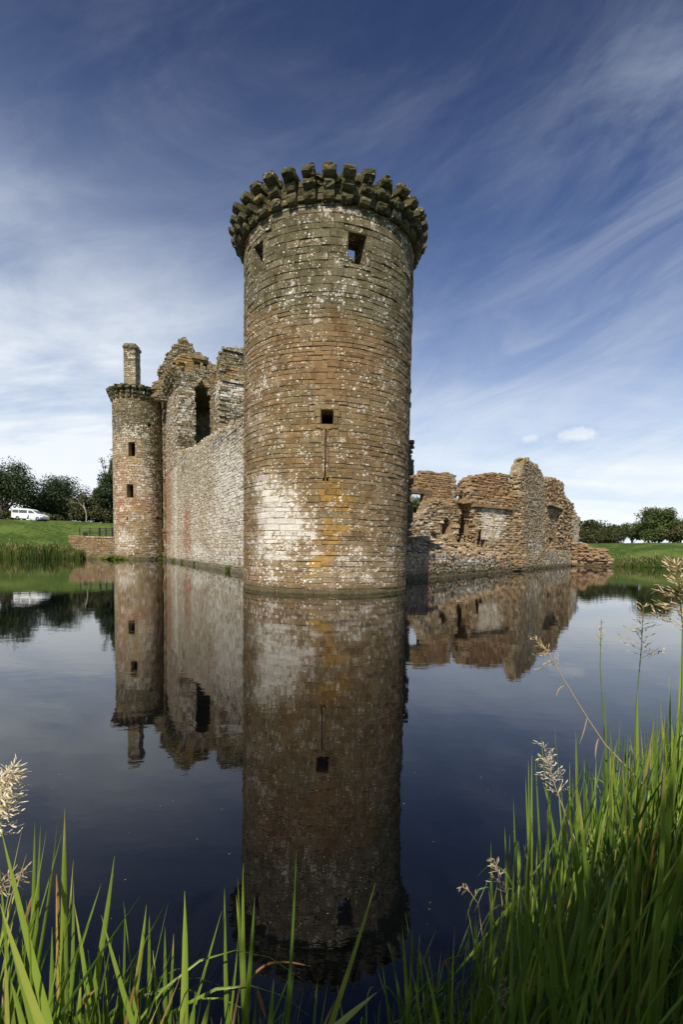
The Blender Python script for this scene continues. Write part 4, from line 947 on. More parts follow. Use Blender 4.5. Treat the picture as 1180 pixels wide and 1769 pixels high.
    # handrail on the ruin
    HR = PI.off(-.6); hp_ = [HR.P(*HR.sz(x, y), 0.0) for x, y in ((786, 847), (809, 848), (786, 852.5), (809, 853.5), (787, 860), (808, 860))]
    hr = thing('handrail', 'thin grey metal handrail between two broken wall tops of the ruin', 'handrail', HR.P(HR.sz(797, 860)[0], 5.0, 0.0))
    mb = MB()
    mb.tube([hp_[0], hp_[1]], .03); mb.tube([hp_[2], hp_[3]], .03); mb.build('rail', M_METAL, hr)
    for a_, b_ in ((0, 4), (1, 5)):
        mb = MB(); lo_ = hp_[b_] - [0, 0, .6]; mb.tube([hp_[a_], lo_], .03); mb.build('post', M_METAL, hr)


M_PLAST = stone_mat('old_plaster', [(0, (0.40, 0.33, 0.25)), (.5, (0.50, 0.42, 0.33)), (1, (0.56, 0.49, 0.40))], bump=.4)
M_METAL = simple_mat('grey_metal', (0.18, 0.18, 0.18), 0.5, 0.6)
M_DARKM = simple_mat('dark_painted_metal', (0.012, 0.011, 0.010), 0.5, 0.0)
build_right()

# ------------------------------------------------------------------ ground
SHORE = np.array([(-7, 0.4), (-1.5, 0.9), (0.2, 1.05), (0.7, 1.35), (1.3, 1.9), (2.2, 2.6), (3.6, 3.4), (8, 4.0), (30, 6), (78, 20), (80, 60), (52, 71), (46, 74.5), (43, 78.5), (40, 84), (-26, 84), (-30, 79.0), (-38.5, 72.6), (-42.6, 69.8), (-48.5, 68.8), (-60, 66), (-80, 40), (-70, 8), (-30, 2)], float)


def seg_dist(V, poly):
    d = np.full(len(V), 1e9); n = len(poly)
    for i in range(n):
        a, b = poly[i], poly[(i + 1) % n]; ab = b - a; t = np.clip(((V - a) @ ab) / (ab @ ab), 0, 1)
        d = np.minimum(d, np.hypot(*(V - a - t[:, None] * ab).T))
    return d


def ground_z(X, Y):
    X = np.asarray(X, float); Y = np.asarray(Y, float); sh = X.shape; V = np.stack([X.ravel(), Y.ravel()], 1)
    d = seg_dist(V, SHORE); ins = inpoly(SHORE, V[:, 0], V[:, 1]); x, y = V.T
    zl = np.interp(d, [0, .4, 4, 9, 15, 40, 3000], [0, .3, 3.0, 4.9, 6.0, 6.7, 8.0])
    zr = np.interp(d, [0, .4, 4, 10, 22, 50, 3000], [0, .3, 1.5, 2.9, 4.0, 4.3, 6.0])
    zn = np.interp(d, [0, .3, 1.0, 10, 60, 3000], [0, .10, .2, .5, 1.0, 2.0])
    wr = np.clip((x + 20) / 50, 0, 1); z = zl * (1 - wr) + zr * wr
    wn = np.clip((40 - y) / 20, 0, 1); z = z * (1 - wn) + zn * wn
    # lawn swells near the van and dips towards the bridge
    z = z + 0.25 * np.sin(x * .11 + 1) * np.clip(d / 12, 0, 1) * (1 - wn)
    z = z - 1.1 * np.exp(-((x + 46) / 7) ** 2) * np.clip(d / 8, 0, 1) * (1 - wr) * (1 - wn) * np.clip((78 - y) / 8 + 1, 0, 1)
    zi = -np.interp(d, [0, .5, 2], [0, .5, 1.5])
    z = np.where(ins, zi, z)
    # castle island
    isl = np.array([PL.P(1, 0, -2.0)[:2], PL.P(42, 0, -2.0)[:2], PR.P(50, 0, -3.5)[:2], PR.P(2, 0, -3.5)[:2]])
    ii = inpoly(isl, V[:, 0], V[:, 1]); di = seg_dist(V, isl)
    z = np.where(ii, np.interp(di, [0, 1.5], [0, 1.1]), z)
    return z.reshape(sh)


def axis(segs):
    out = []
    for a, b, st in segs: out += list(np.arange(a, b, st))
    out.append(segs[-1][1]); return np.array(out)


gx = axis([(-2500, -400, 300), (-400, -120, 35), (-120, -70, 5), (-70, -20, 1.2), (-20, -4, 2), (-4, 6, .35), (6, 30, 2), (30, 70, 1.5), (70, 120, 6), (120, 400, 35), (400, 2500, 300)])
gy = axis([(-2500, -300, 300), (-300, -20, 40), (-20, -2, 3), (-2, 6, .3), (6, 60, 3), (60, 100, 1.1), (100, 160, 5), (160, 500, 40), (500, 2800, 300)])
XX, YY = np.meshgrid(gx, gy); ZZ = ground_z(XX, YY)
mb = MB(); k = (np.arange(len(gy) - 1)[:, None] * len(gx) + np.arange(len(gx) - 1)[None]).ravel()
mb.add(np.stack([XX, YY, ZZ], -1).reshape(-1, 3), np.stack([k, k + 1, k + len(gx) + 1, k + len(gx)], 1))
m, t = new_mat('lawn_grass'); geo = t.n('ShaderNodeNewGeometry'); co = geo.outputs['Position']; sp = t.n('ShaderNodeSeparateXYZ', Vector=co)
n1 = t.noise(co, 0.22, 5, 0.6); n2 = t.noise(t.n('ShaderNodeMapping', Vector=co, Scale=(1, .35, 3)), 2.2, 5, .7); n3 = t.noise(co, 25, 3, .7)
c = t.mix(t.smooth(t.m('ADD', n1, t.m('MULTIPLY', t.m('SUBTRACT', n2, .5), .5)), .38, .62), (0.035, 0.070, 0.012), (0.115, 0.165, 0.035)); c = t.mix(t.m('MULTIPLY', t.smooth(n2, .46, .7), .6), c, (0.19, 0.19, 0.07)); c = t.mix(t.m('MULTIPLY', n3, .5), c, (0.05, 0.09, 0.015))
c = t.mix(t.m('SUBTRACT', 1.0, t.smooth(sp.outputs[2], 0.05, 0.3)), c, (0.035, 0.028, 0.018))
bp = t.n('ShaderNodeBump', Strength=.8, Distance=.12, Height=t.m('ADD', n2, t.m('MULTIPLY', n3, .5)))
bs = t.n('ShaderNodeBsdfPrincipled', Base_Color=c, Roughness=.95, Normal=bp); bs.inputs['Specular IOR Level'].default_value = .1; t.n('ShaderNodeOutputMaterial', Surface=bs)
structure(mb.build('ground', m, smooth=True))

# water
m, t = new_mat('moat_water'); co = t.n('ShaderNodeNewGeometry').outputs['Position']
cm_ = t.n('ShaderNodeMapping', Vector=co, Scale=(1, 1, 1))
h1 = t.noise(t.n('ShaderNodeMapping', Vector=co, Scale=(1, 1.6, 1)), 1.3, 2, .5); h2 = t.noise(t.n('ShaderNodeMapping', Vector=co, Rotation=(0, 0, .4), Scale=(1, 2.0, 1)), 5.5, 3, .55)
bp = t.n('ShaderNodeBump', Strength=0.018, Distance=0.10, Height=t.m('ADD', h1, t.m('MULTIPLY', h2, .22)))
bs = t.n('ShaderNodeBsdfPrincipled', Base_Color=(0.002, 0.0024, 0.003), Roughness=0.012, IOR=1.62, Normal=bp)
t.n('ShaderNodeOutputMaterial', Surface=bs)
mb = MB(); mb.add([(-110, -2, 0), (110, -2, 0), (110, 110, 0), (-110, 110, 0)], [[0, 1, 2, 3]])
structure(mb.build('moat_water', m))

# ------------------------------------------------------------------ trees
M_BARK = simple_mat('bark', (0.075, 0.06, 0.042), 0.9, var=.4, scale=6, bump=.6)
M_DEADW = simple_mat('dead_wood', (0.30, 0.27, 0.22), 0.9, var=.3, scale=6)
M_LEAFD = leaf_mat('dark_leaves', [(0, (0.014, 0.026, 0.008)), (.5, (0.026, 0.044, 0.012)), (1, (0.045, 0.062, 0.018))], .12)
M_LEAFB = leaf_mat('olive_leaves', [(0, (0.026, 0.036, 0.010)), (.5, (0.055, 0.062, 0.018)), (1, (0.095, 0.085, 0.028))], .12)
M_LEAFG = leaf_mat('green_leaves', [(0, (0.034, 0.054, 0.013)), (.5, (0.070, 0.095, 0.024)), (1, (0.12, 0.14, 0.038))], .2)


def tree(name, label, x, y, h, w, mat, seed, trunk=.25, nb=26, per=230, leaf=.50, lobe=.30, group=None, cat='tree', flat=1.0, cz=None, sparse=1.0, zb=None):
    r = np.random.RandomState(seed); zb = float(ground_z(np.array([x]), np.array([y]))[0]) if zb is None else zb
    root = thing(name, label, cat, (x, y, zb), group)
    ch = h * (1 - trunk); c0 = np.array([x, y, zb + h * trunk + ch * .46])
    # lobes spread through the crown
    u = r.normal(size=(nb, 3)); u /= np.linalg.norm(u, axis=1)[:, None]; u[:, 2] = np.where(u[:, 2] < -.75, -u[:, 2], u[:, 2])
    rr = r.uniform(.15, .82, nb)[:, None]
    C = c0 + u * rr * np.array([w / 2, w / 2, ch / 2]) ; C[:, 2] *= 1.0
    L0 = lobe * 1.12 * w * .5 * r.uniform(.7, 1.25, nb); fz = (zb + h - c0[2]) / max((C[:, 2] - c0[2] + L0 * .62).max(), .1); C[:, 2] = c0[2] + (C[:, 2] - c0[2]) * np.where(C[:, 2] > c0[2], fz, 1)
    tm = MB(); pts = [np.array([x, y, zb - .4]), np.array([x + r.normal(0, .15), y, zb + h * trunk * .6]), c0 + [r.normal(0, .3), 0, -ch * .25], c0 + [0, 0, ch * .2]]
    tr = h * .028 + .06; tm.tube(pts, [tr * 1.25, tr, tr * .75, tr * .3], 8)
    for c in C[: min(nb, 18)]:
        a = pts[1] + (pts[2] - pts[1]) * r.uniform(.1, 1); mid = (a + c) / 2 + [0, 0, -r.uniform(0, .08) * h]; tm.tube([a, mid, c], [tr * .42, tr * .25, tr * .07], 5)
    tm.build('trunk', M_BARK, root)
    mb = MB(); L = L0
    n = int(per * sparse * 2.5); ci = np.repeat(np.arange(nb), n); N = len(ci)
    d = r.normal(size=(N, 3)); d /= np.linalg.norm(d, axis=1)[:, None]; rad_ = (r.uniform(0, 1, N) ** .45)
    q = .88 + .14 * np.sin(d[:, 0] * 5 + ci) * np.sin(d[:, 1] * 5 + ci * 2) + .1 * np.sin(d[:, 2] * 9 + ci)
    p = C[ci] + d * (rad_ * L[ci] * q)[:, None] * np.array([1, 1, .72 * flat])
    nn = d + r.normal(0, .6, (N, 3)) + [0, 0, .5]; nn /= np.linalg.norm(nn, axis=1)[:, None]
    a = np.cross(nn, r.normal(size=(N, 3))); a /= np.linalg.norm(a, axis=1)[:, None]; b = np.cross(nn, a)
    s = leaf * r.uniform(.5, 1.2, N)[:, None]
    V = np.stack([p - a * s * .5, p - b * s * .32 + nn * s * .12, p + a * s * .5, p + b * s * .32 + nn * s * .12], 1)
    tt = r.uniform(0, 1, (nb, 3))[ci] * .7 + r.uniform(0, .3, (N, 3))
    mb.add(V.reshape(-1, 3), np.arange(N * 4).reshape(-1, 4), np.repeat(tt, 4, 0))
    mb.build('crown', mat, root)
    return root


def tree_px(name, label, xc, ytop, Y, wpx, mat, seed, **k):
    b = aty(xc, 900, Y); zb = float(ground_z(np.array([b[0]]), np.array([Y]))[0]); top = aty(xc, ytop, Y)[2]
    w = wpx / F * Y / math.cos(math.atan2(b[0], Y)) ; return tree(name, label, b[0], Y, top - zb, w, mat, seed, **k)


tree_px('broadleaf_tree', 'big dark tree behind the white van at the left edge', 4, 778, 112, 132, M_LEAFD, 101, trunk=.06, nb=34, per=200, lobe=.34)
tree_px('broadleaf_tree', 'dome-shaped dark green tree right of the white van', 103, 819, 122, 96, M_LEAFD, 102, trunk=.02, nb=40, per=210, lobe=.42, leaf=.45)
tree_px('broadleaf_tree', 'dark tree tucked against the gate tower with a ragged thin top', 186, 806, 108, 66, M_LEAFD, 103, trunk=.02, nb=26, per=210, lobe=.38)
tree_px('broadleaf_tree', 'rounded olive tree in front of the dome-shaped tree', 146, 856, 100, 52, M_LEAFB, 104, trunk=.02, nb=20, per=200, lobe=.42)
tree_px('broadleaf_tree', 'thin airy tree top rising beside the gate tower', 193, 772, 116, 40, M_LEAFD, 105, trunk=.5, nb=14, per=40, lobe=.35, leaf=.3)
tree_px('broadleaf_tree', 'dark low tree filling the gap beneath the dome-shaped tree', 118, 862, 128, 60, M_LEAFD, 106, trunk=.08, nb=22, per=180, lobe=.42)
tree_px('bush', 'low dark shrub on the crest left of the white van', 6, 882, 100, 40, M_LEAFB, 107, trunk=.05, nb=16, per=120, lobe=.5, cat='bush')
tree_px('bush', 'low olive shrub right behind the nose of the white van', 82, 890, 104, 36, M_LEAFB, 108, trunk=.05, nb=14, per=110, lobe=.5, cat='bush')
tree_px('bush', 'brownish hedge shrub filling the gap between the olive tree and the gate tower', 170, 880, 101, 56, M_LEAFB, 109, trunk=.05, nb=18, per=110, lobe=.45, cat='bush')
tree_px('broadleaf_tree', 'rounded olive-green tree directly behind the right end of the ruin', 1016, 897, 135, 62, M_LEAFB, 111, trunk=.02, nb=28, per=180, lobe=.42)
tree_px('broadleaf_tree', 'broad olive tree second from the ruin on the right bank', 1054, 900, 128, 60, M_LEAFB, 112, trunk=.02, nb=26, per=180, lobe=.42)
tree_px('broadleaf_tree', 'smaller green tree left of the tallest tree on the right bank', 1094, 900, 140, 36, M_LEAFG, 113, trunk=.1, nb=18, per=150, lobe=.42)
tree_px('broadleaf_tree', 'tallest spreading green tree on the right bank', 1140, 871, 125, 84, M_LEAFG, 114, trunk=.08, nb=44, per=150, lobe=.32)
tree_px('bush', 'round yellow-green bush in front of the tallest right bank tree', 1134, 910, 108, 34, M_LEAFG, 115, trunk=.06, nb=16, per=140, lobe=.5, cat='bush')
tree_px('bush', 'yellowish bush at the right edge of the bank', 1176, 905, 104, 40, M_LEAFB, 116, trunk=.06, nb=16, per=140, lobe=.5, cat='bush')
tree_px('bush', 'low dense thicket under the trees just right of the ruin', 1034, 922, 120, 74, M_LEAFB, 118, trunk=.02, nb=24, per=130, lobe=.4, cat='bush')
tree_px('broadleaf_tree', 'leafy tree seen through the rectangular opening of the ruin', 716, 855, 120, 60, M_LEAFG, 117, trunk=.1, nb=22, per=160, lobe=.45)


def bare_tree(x, ytop, Y, label, seed, col):
    b = aty(x, 900, Y); zb = float(ground_z(np.array([b[0]]), np.array([Y]))[0]); top = aty(x, ytop, Y)[2]; r = np.random.RandomState(seed)
    root = thing('bare_tree', label, 'tree', (b[0], Y, zb)); mb = MB(); tw = MB()
    def grow(p, d, L, rd, lev, m):
        q = [p]; 
        for i in range(3): d = d + r.normal(0, .22, 3); d /= np.linalg.norm(d); q.append(q[-1] + d * L / 3)
        m.tube(q, np.linspace(rd, rd * .5, 4), 5)
        if lev < 4:
            for i in range(r.randint(2, 4)):
                nd = d + r.normal(0, .55, 3); nd[2] = abs(nd[2]) * .8 + .15; nd /= np.linalg.norm(nd); grow(q[-1 - (i % 2)], nd, L * r.uniform(.55, .8), rd * .55, lev + 1, tw)
    H = top - zb; grow(np.array([b[0], Y, zb - .3]), np.array([0, 0, 1.]), H * .42, H * .022, 0, mb)
    mb.build('trunk', col, root); tw.build('branches', col, root); return root


bare_tree(149, 836, 97, 'pale bare dead tree in front of the dark trees left of the gate tower', 5, M_DEADW)
bare_tree(191, 785, 112, 'dark leafless branching tree top beside the gate tower edge', 21, M_BARK)

# ------------------------------------------------------------------ grasses
M_BLADE = leaf_mat('reed_blade', [(0, (0.04, 0.085, 0.016)), (.4, (0.115, 0.185, 0.03)), (.8, (0.25, 0.34, 0.055)), (.93, (0.40, 0.39, 0.10)), (1, (0.36, 0.20, 0.08))], .30, .38, .45)
M_DRY = leaf_mat('dry_grass', [(0, (0.36, 0.26, 0.15)), (.5, (0.50, 0.39, 0.25)), (1, (0.66, 0.56, 0.42))], .3, .7, .2)
M_PLUME = leaf_mat('cream_plume', [(0, (0.55, 0.47, 0.36)), (.5, (0.68, 0.60, 0.49)), (1, (0.80, 0.74, 0.64))], .3, .7, .2)
M_FRINGE = leaf_mat('bank_reeds', [(0, (0.035, 0.065, 0.012)), (.45, (0.09, 0.13, 0.028)), (.8, (0.17, 0.20, 0.05)), (1, (0.30, 0.27, 0.12))], .3, .6, .2)


def blades(mb, base, tip, width, bend, tint, seg=7, twist=None, fold=.25):
    """curved tapering leaves: base, tip (N,3); bend (N,3) midpoint push; width (N,)"""
    base, tip, bend = (np.asarray(a, float) for a in (base, tip, bend)); N = len(base); width = np.broadcast_to(width, (N,))
    t_ = np.linspace(0, 1, seg + 1)[None, :, None]; mid = (base + tip) / 2 + bend
    P = (1 - t_) ** 2 * base[:, None] + 2 * t_ * (1 - t_) * mid[:, None] + t_ ** 2 * tip[:, None]
    T = np.gradient(P, axis=1); T /= np.linalg.norm(T, axis=2)[..., None] + 1e-9
    an = RS.uniform(-.9, .9, N) if twist is None else np.broadcast_to(twist, (N,))
    an = an[:, None] + np.linspace(0, 1, seg + 1)[None] * RS.uniform(-.5, .5, N)[:, None]
    f = np.stack([np.cos(an), np.sin(an), 0 * an], -1); sd_ = f - (f * T).sum(-1, keepdims=True) * T; sd_ /= np.linalg.norm(sd_, axis=2)[..., None] + 1e-9
    nr = np.cross(sd_, T); prof = np.array([np.interp(v, [0, .15, .55, .85, 1], [.55, .85, 1, .55, .03]) for v in t_.ravel()])
    w = width[:, None, None] * prof[None, :, None] / 2
    L_, R_, M_ = P - sd_ * w, P + sd_ * w, P + nr * w * fold * 2
    V = np.stack([L_, M_, R_], 2).reshape(N, -1, 3); m = seg + 1
    i = np.arange(seg) * 3; fq = np.concatenate([np.stack([i, i + 1, i + 4, i + 3], 1), np.stack([i + 1, i + 2, i + 5, i + 4], 1)])
    TT = np.repeat(np.asarray(tint, float).reshape(-1, 3) if np.ndim(tint) > 1 else np.tile(tint, (N, 1)), m * 3, 0).reshape(N, m, 3, 3).copy()
    if seg > 4:
        tip_ = RS.uniform(0, 1, N) < .16; k_ = max(1, seg // 9); TT[tip_, -k_:, :, 0] = .97; TT[tip_, -k_ - 1, :, 0] = .9
        TT[:, 0, :, 0] *= .6
    mb.add(V.reshape(-1, 3), (fq[None] + (np.arange(N) * m * 3)[:, None, None]).reshape(-1, 4), TT.reshape(-1, 3))


# far bank fringes
def fringe(name, label, line, n, h, depth, seed, tan=.3, wd=.05):
    r = np.random.RandomState(seed); line = np.array(line, float); L = np.r_[0, np.cumsum(np.hypot(*np.diff(line, axis=0).T))]
    s = r.uniform(0, L[-1], n); x = np.interp(s, L, line[:, 0]); y = np.interp(s, L, line[:, 1]) + r.uniform(-.15, 1, n) * depth
    z = np.maximum(ground_z(x, y), -.1); hh = h * r.uniform(.55, 1.1, n) * (.72 + .16 * np.sin(x * 1.3) + .12 * np.sin(x * 3.7 + 1) + .1 * np.sin(x * 9.1)) * (1 - .35 * np.clip((y - np.interp(s, L, line[:, 1])) / depth, 0, 1))
    b = np.stack([x, y, z - .05], 1); tp = b + np.stack([r.normal(0, .16, n), r.normal(0, .12, n), hh], 1)
    mb = MB(); c = np.clip(r.uniform(0, .75, n) + .18 * np.sin(x * .9), 0, 1); cc = np.stack([c, r.uniform(0, 1, n), r.uniform(0, 1, n)], 1)
    blades(mb, b, tp, wd * r.uniform(.6, 1.4, n), r.normal(0, .1, (n, 3)), cc, seg=3)
    o = stuff(mb.build(name, M_FRINGE), label, 'reeds')
    k = r.uniform(0, 1, n) < tan; mb = MB(); b2 = tp[k]; n2 = len(b2)
    blades(mb, b2 - [0, 0, .2], b2 + np.stack([r.normal(0, .08, n2), 0 * b2[:, 0], r.uniform(.1, .3, n2)], 1), .06, r.normal(0, .03, (n2, 3)), r.uniform(0, .6, (n2, 3)), seg=3)
    stuff(mb.build('seed_heads', M_DRY), label.replace('reeds', 'tan seed heads of the reeds'), 'seed heads')


fringe('bank_reeds', 'tall green reeds along the foot of the left bank', [(-60, 66.2), (-48.5, 68.8), (-42.6, 69.6), (-38.2, 72.2)], 9000, 2.3, 2.2, 31, tan=.05)
fringe('bank_reeds', 'bright green and tan reeds along the right bank', [(42.6, 78.6), (46, 74.3), (52, 70.8), (62, 65.5)], 6500, 1.35, 4.5, 32, tan=.07)

# mound at the gate tower foot
r = np.random.RandomState(44); n = 900; cpt = GT.P(GT.sz(207, 900)[0], 0, .9); x = cpt[0] + r.normal(0, 1.0, n); y = cpt[1] - .3 + r.normal(0, .35, n)
hh = .75 * np.exp(-((x - cpt[0]) / 1.1) ** 2); b = np.stack([x, y, hh * .5 - .05], 1); mb = MB()
blades(mb, b, b + np.stack([r.normal(0, .25, n), r.normal(-.15, .15, n), r.uniform(.15, .5, n)], 1), .07, r.normal(0, .08, (n, 3)), np.stack([r.uniform(.72, 1, n)] * 3, 1), seg=3)
rubble(mb, np.array([[cpt[0] + a, cpt[1] - .2, .05] for a in np.linspace(-1.4, 1.4, 8)]), (.8, 1.3), .6, 3)
tag(mb.build('grass_mound', M_FRINGE), 'yellow-green grassy mound at the waterline foot of the gate tower', 'grass tuft')

for i, (xx, yy) in enumerate(((302, 969.5), (318, 972), (338, 975.5), (398, 986), (276, 967))):
    p = atz(xx, yy, .05); n = 60; q = p[:2] + r.normal(0, .16, (n, 2)); b = np.stack([q[:, 0], q[:, 1], np.full(n, .02)], 1); mb = MB()
    blades(mb, b, b + np.stack([r.normal(0, .15, n), r.normal(-.05, .1, n), r.uniform(.2, .55, n)], 1), .06, r.normal(0, .05, (n, 3)), np.stack([r.uniform(.2, .8, n)] * 3, 1), seg=3)
    tag(mb.build('weed_tuft', M_FRINGE, base=p), 'small weed tuft rooted at the waterline footing of the curtain wall', 'weed', 'weed tufts at the foot of the curtain wall')

# ------------------------------------------------------------------ abutment wall and railing
AB = Plane((-48.6, 72.35), (1, 0.0)); AB.n = np.array([0., -1.])
root = thing('retaining_wall', 'low red stone retaining wall between the left bank reeds and the gate tower', 'wall', (-40, 72.4, 0))
ap = AB.poly([(118, 930), (118, 924), (150, 927), (199, 928), (203, 928), (203, 985), (150, 985)]); ap[-1][1] = ap[-2][1] = -.4; ap[0][1] = 2.5
mb = MB(); wall_on(mb, AB, ap, 3.0, course=(.14, .24), length=(.2, .5), prot=.05, cap=False, wav=0); mb.build('wall', M_RUIN, root, blobs([], (.12, .0, .30, .35)))
mb = MB(); zt = AB.sz(175, 928)[1]; lay(mb, AB.off(.1), AB.sz(150, 928)[0], AB.sz(203, 928)[0], zt - .1, zt + .12, course=(.22, .22), length=(.6, 1), prot=.04, nu=2, edge_depth=2.8); mb.build('coping', M_RUIN, root, blobs([], (.35, 0, 0, .1)))
g0 = thing('metal_railing', 'dark metal railing on the retaining wall next to the gate tower', 'railing', (-40, 72.9, zt))
yr = 73.0
def rail_pt(x, y): return aty(x, y, yr)
mb = MB()
for ya, xa, xb, rr_ in ((912.5, 137, 172, .04), (919, 137, 172, .035), (925, 137, 172, .035), (912.5, 172, 203, .08), (920, 172, 203, .06), (926, 172, 203, .06)): mb.tube([rail_pt(xa, ya), rail_pt(xb, ya + .3)], rr_)
mb.build('rail', M_DARKM, g0)
for xa, rr_ in ((137.5, .06), (155, .06), (172, .13), (183, .09), (194, .12)):
    mb = MB(); p = rail_pt(xa, 911.5); mb.tube([p, [p[0], p[1], zt - .1]], rr_); mb.build('post', M_DARKM, g0)
bx = MB(); p = rail_pt(147, 922); bx.prism([(-.3, -.25), (.3, -.25), (.26, .1), (.12, .22), (-.2, .2)], p, (1, 0, 0), (0, 0, 1), (0, 1, 0), .4)
tag(bx.build('litter_bin', M_DARKM, base=p), 'small dark box standing behind the thin part of the railing', 'box')

# ------------------------------------------------------------------ van
def build_van():
    M_W = simple_mat('white_paint', (0.80, 0.80, 0.80), .35, var=.02); M_G = simple_mat('tinted_glass', (0.06, 0.075, 0.075), .08, spec=.9, var=.1); M_T = simple_mat('tyre_rubber', (0.012, 0.012, 0.012), .8)
    M_R = simple_mat('wheel_silver', (.45, .45, .46), .35, .8); M_P = simple_mat('blue_bumper', (0.05, 0.07, 0.12), .4)
    Y = 84.0; a = aty(19.5, 897, Y - .9) * [1, 1, 1]; b = aty(74.5, 899, Y - .9); L = b[0] - a[0]; x0 = a[0]; g = aty(45, 899.8, Y)[2]; slope = (b[2] - a[2]) / L
    u = np.array([1, 0, -.03]); u = u / np.linalg.norm(u); up = np.array([.03, 0, 1.]); d = np.array([0, 1., 0]); o = np.array([x0, Y, g + .15])
    sc = L / 5.6; root = thing('minibus', 'white minibus with tinted side windows parked on the grassy crest at left', 'van', (x0 + L / 2, Y, g))
    P = lambda s_, z_, w_=0: o + u * s_ * sc + up * z_ * sc + d * w_ * sc
    mb = MB(); prof = [(0.02, .38), (0.0, .9), (.06, 1.75), (.18, 1.95), (.5, 2.02), (2.9, 2.02), (3.35, 1.93), (3.75, 1.72), (4.55, 1.22), (5.2, 1.04), (5.5, .86), (5.6, .6), (5.55, .34), (4.95, .30), (4.85, .55), (4.6, .68), (4.35, .6), (4.2, .30), (1.45, .30), (1.35, .55), (1.1, .68), (.82, .6), (.7, .30)]
    n = len(prof); V = []
    for w_, ins_ in ((-.95, .0), (-.90, .0), (.90, .0), (.95, .0)):
        for (s_, z_) in prof:
            k = 1.0
            V.append(P(s_, z_, w_ * k))
    Fq = [[i * n + j, i * n + (j + 1) % n, (i + 1) * n + (j + 1) % n, (i + 1) * n + j] for i in range(3) for j in range(n)]
    mb.add(V, Fq); mb.f.append(np.array([list(range(n))[::-1]])); mb.f.append(np.array([list(range(3 * n, 4 * n))])); mb.build('body', M_W, root)
    def panel(name, pts, mat, w_=-.957):
        mb = MB(); q = [P(s_, z_, w_) for s_, z_ in pts]; q2 = [p + np.array([0, .03, 0]) for p in q]; m = len(q)
        mb.add(q + q2, [[i, (i + 1) % m, m + (i + 1) % m, m + i] for i in range(m)]); mb.f.append(np.array([list(range(m))])); mb.f.append(np.array([list(range(m, 2 * m))[::-1]])); return mb.build(name, mat, root)
    for pts in ([(.18, 1.24), (.18, 1.74), (1.25, 1.76), (1.25, 1.22)], [(1.35, 1.22), (1.35, 1.76), (2.75, 1.76), (2.75, 1.22)], [(3.0, 1.22), (3.0, 1.74), (3.5, 1.72), (4.2, 1.24)]): panel('window', pts, M_G)
    mb = MB(); q = [P(3.74, 1.775, -.86), P(4.5, 1.29, -.9), P(4.5, 1.29, .9), P(3.74, 1.775, .86)]; mb.add(q, [[0, 1, 2, 3]]); mb.build('windscreen', M_G, root)
    panel('bumper', [(5.0, .34), (5.05, .62), (5.58, .66), (5.62, .36)], M_P, -.965); panel('side_marking', [(2.7, .32), (2.95, .9), (3.15, 1.02), (3.05, .6), (3.1, .32)], M_P, -.962)
    panel('headlight', [(5.0, .86), (5.1, 1.0), (5.35, .92), (5.4, .8)], M_R, -.965)
    for s_ in (1.08, 4.6):
        for w_ in (-.86, .86):
            an = np.arange(20) * 2 * math.pi / 20; mb = MB()
            ring = lambda R_, wo: [P(s_ + R_ * math.cos(t_), .34 + R_ * math.sin(t_), w_ + wo) for t_ in an]
            V = ring(.34, -.1) + ring(.34, .1) + ring(.2, -.1) + ring(.2, .1)
            mb.add(V, [[i, (i + 1) % 20, 20 + (i + 1) % 20, 20 + i] for i in range(20)] + [[i, 40 + i, 40 + (i + 1) % 20, (i + 1) % 20] for i in range(20)] + [[20 + i, 20 + (i + 1) % 20, 60 + (i + 1) % 20, 60 + i] for i in range(20)])
            wh = mb.build('wheel', M_T, root); mb = MB(); V = ring(.21, -.07) + [P(s_, .34, w_ - .09)]; mb.add(V, [[i, (i + 1) % 20, 20] for i in range(20)]); rm = mb.build('rim', M_R, root); rm.parent = wh


build_van()

# ------------------------------------------------------------------ foreground reeds
def px_blade(tx, ty, bx_, by_, Y, w, bend=0.0, tint=None, ext=True):
    """leaf whose tip and lower visible point were measured; it is carried on down to the bank"""
    tp = aty(tx, ty, Y); b = aty(bx_, by_, Y * .99); d = tp - b
    if d[2] > .02 and ext:
        k = (b[2] - 0.02) / d[2]; b = b - d * min(k, 2.2) ; b[2] = max(b[2], 0.0)
    L = np.linalg.norm(tp - b); bd = np.array([bend * L, RS.uniform(-.03, .03), 0])
    return b, tp, w, bd, tint


def plant(label, bl, group='broad-leaved reeds at the near bank', cat='reed'):
    bs = [px_blade(*q) for q in bl]; base = np.mean([q[0] for q in bs], 0); base[2] = 0.0
    root = thing('reed_plant', label, cat, base, group)
    for b, tp, w, bd, ti in bs:
        b = base * [1, 1, 0] + (b - base * [1, 1, 0]) * .75 + [0, 0, 0]
        ti = ti if ti is not None else random.uniform(.25, .85)
        mb = MB(); blades(mb, [b], [tp], w * 1.3, [bd], [[ti, random.random(), random.random()]], seg=14, twist=random.uniform(-.45, .45)); mb.build('leaf', M_BLADE, root, smooth=True)


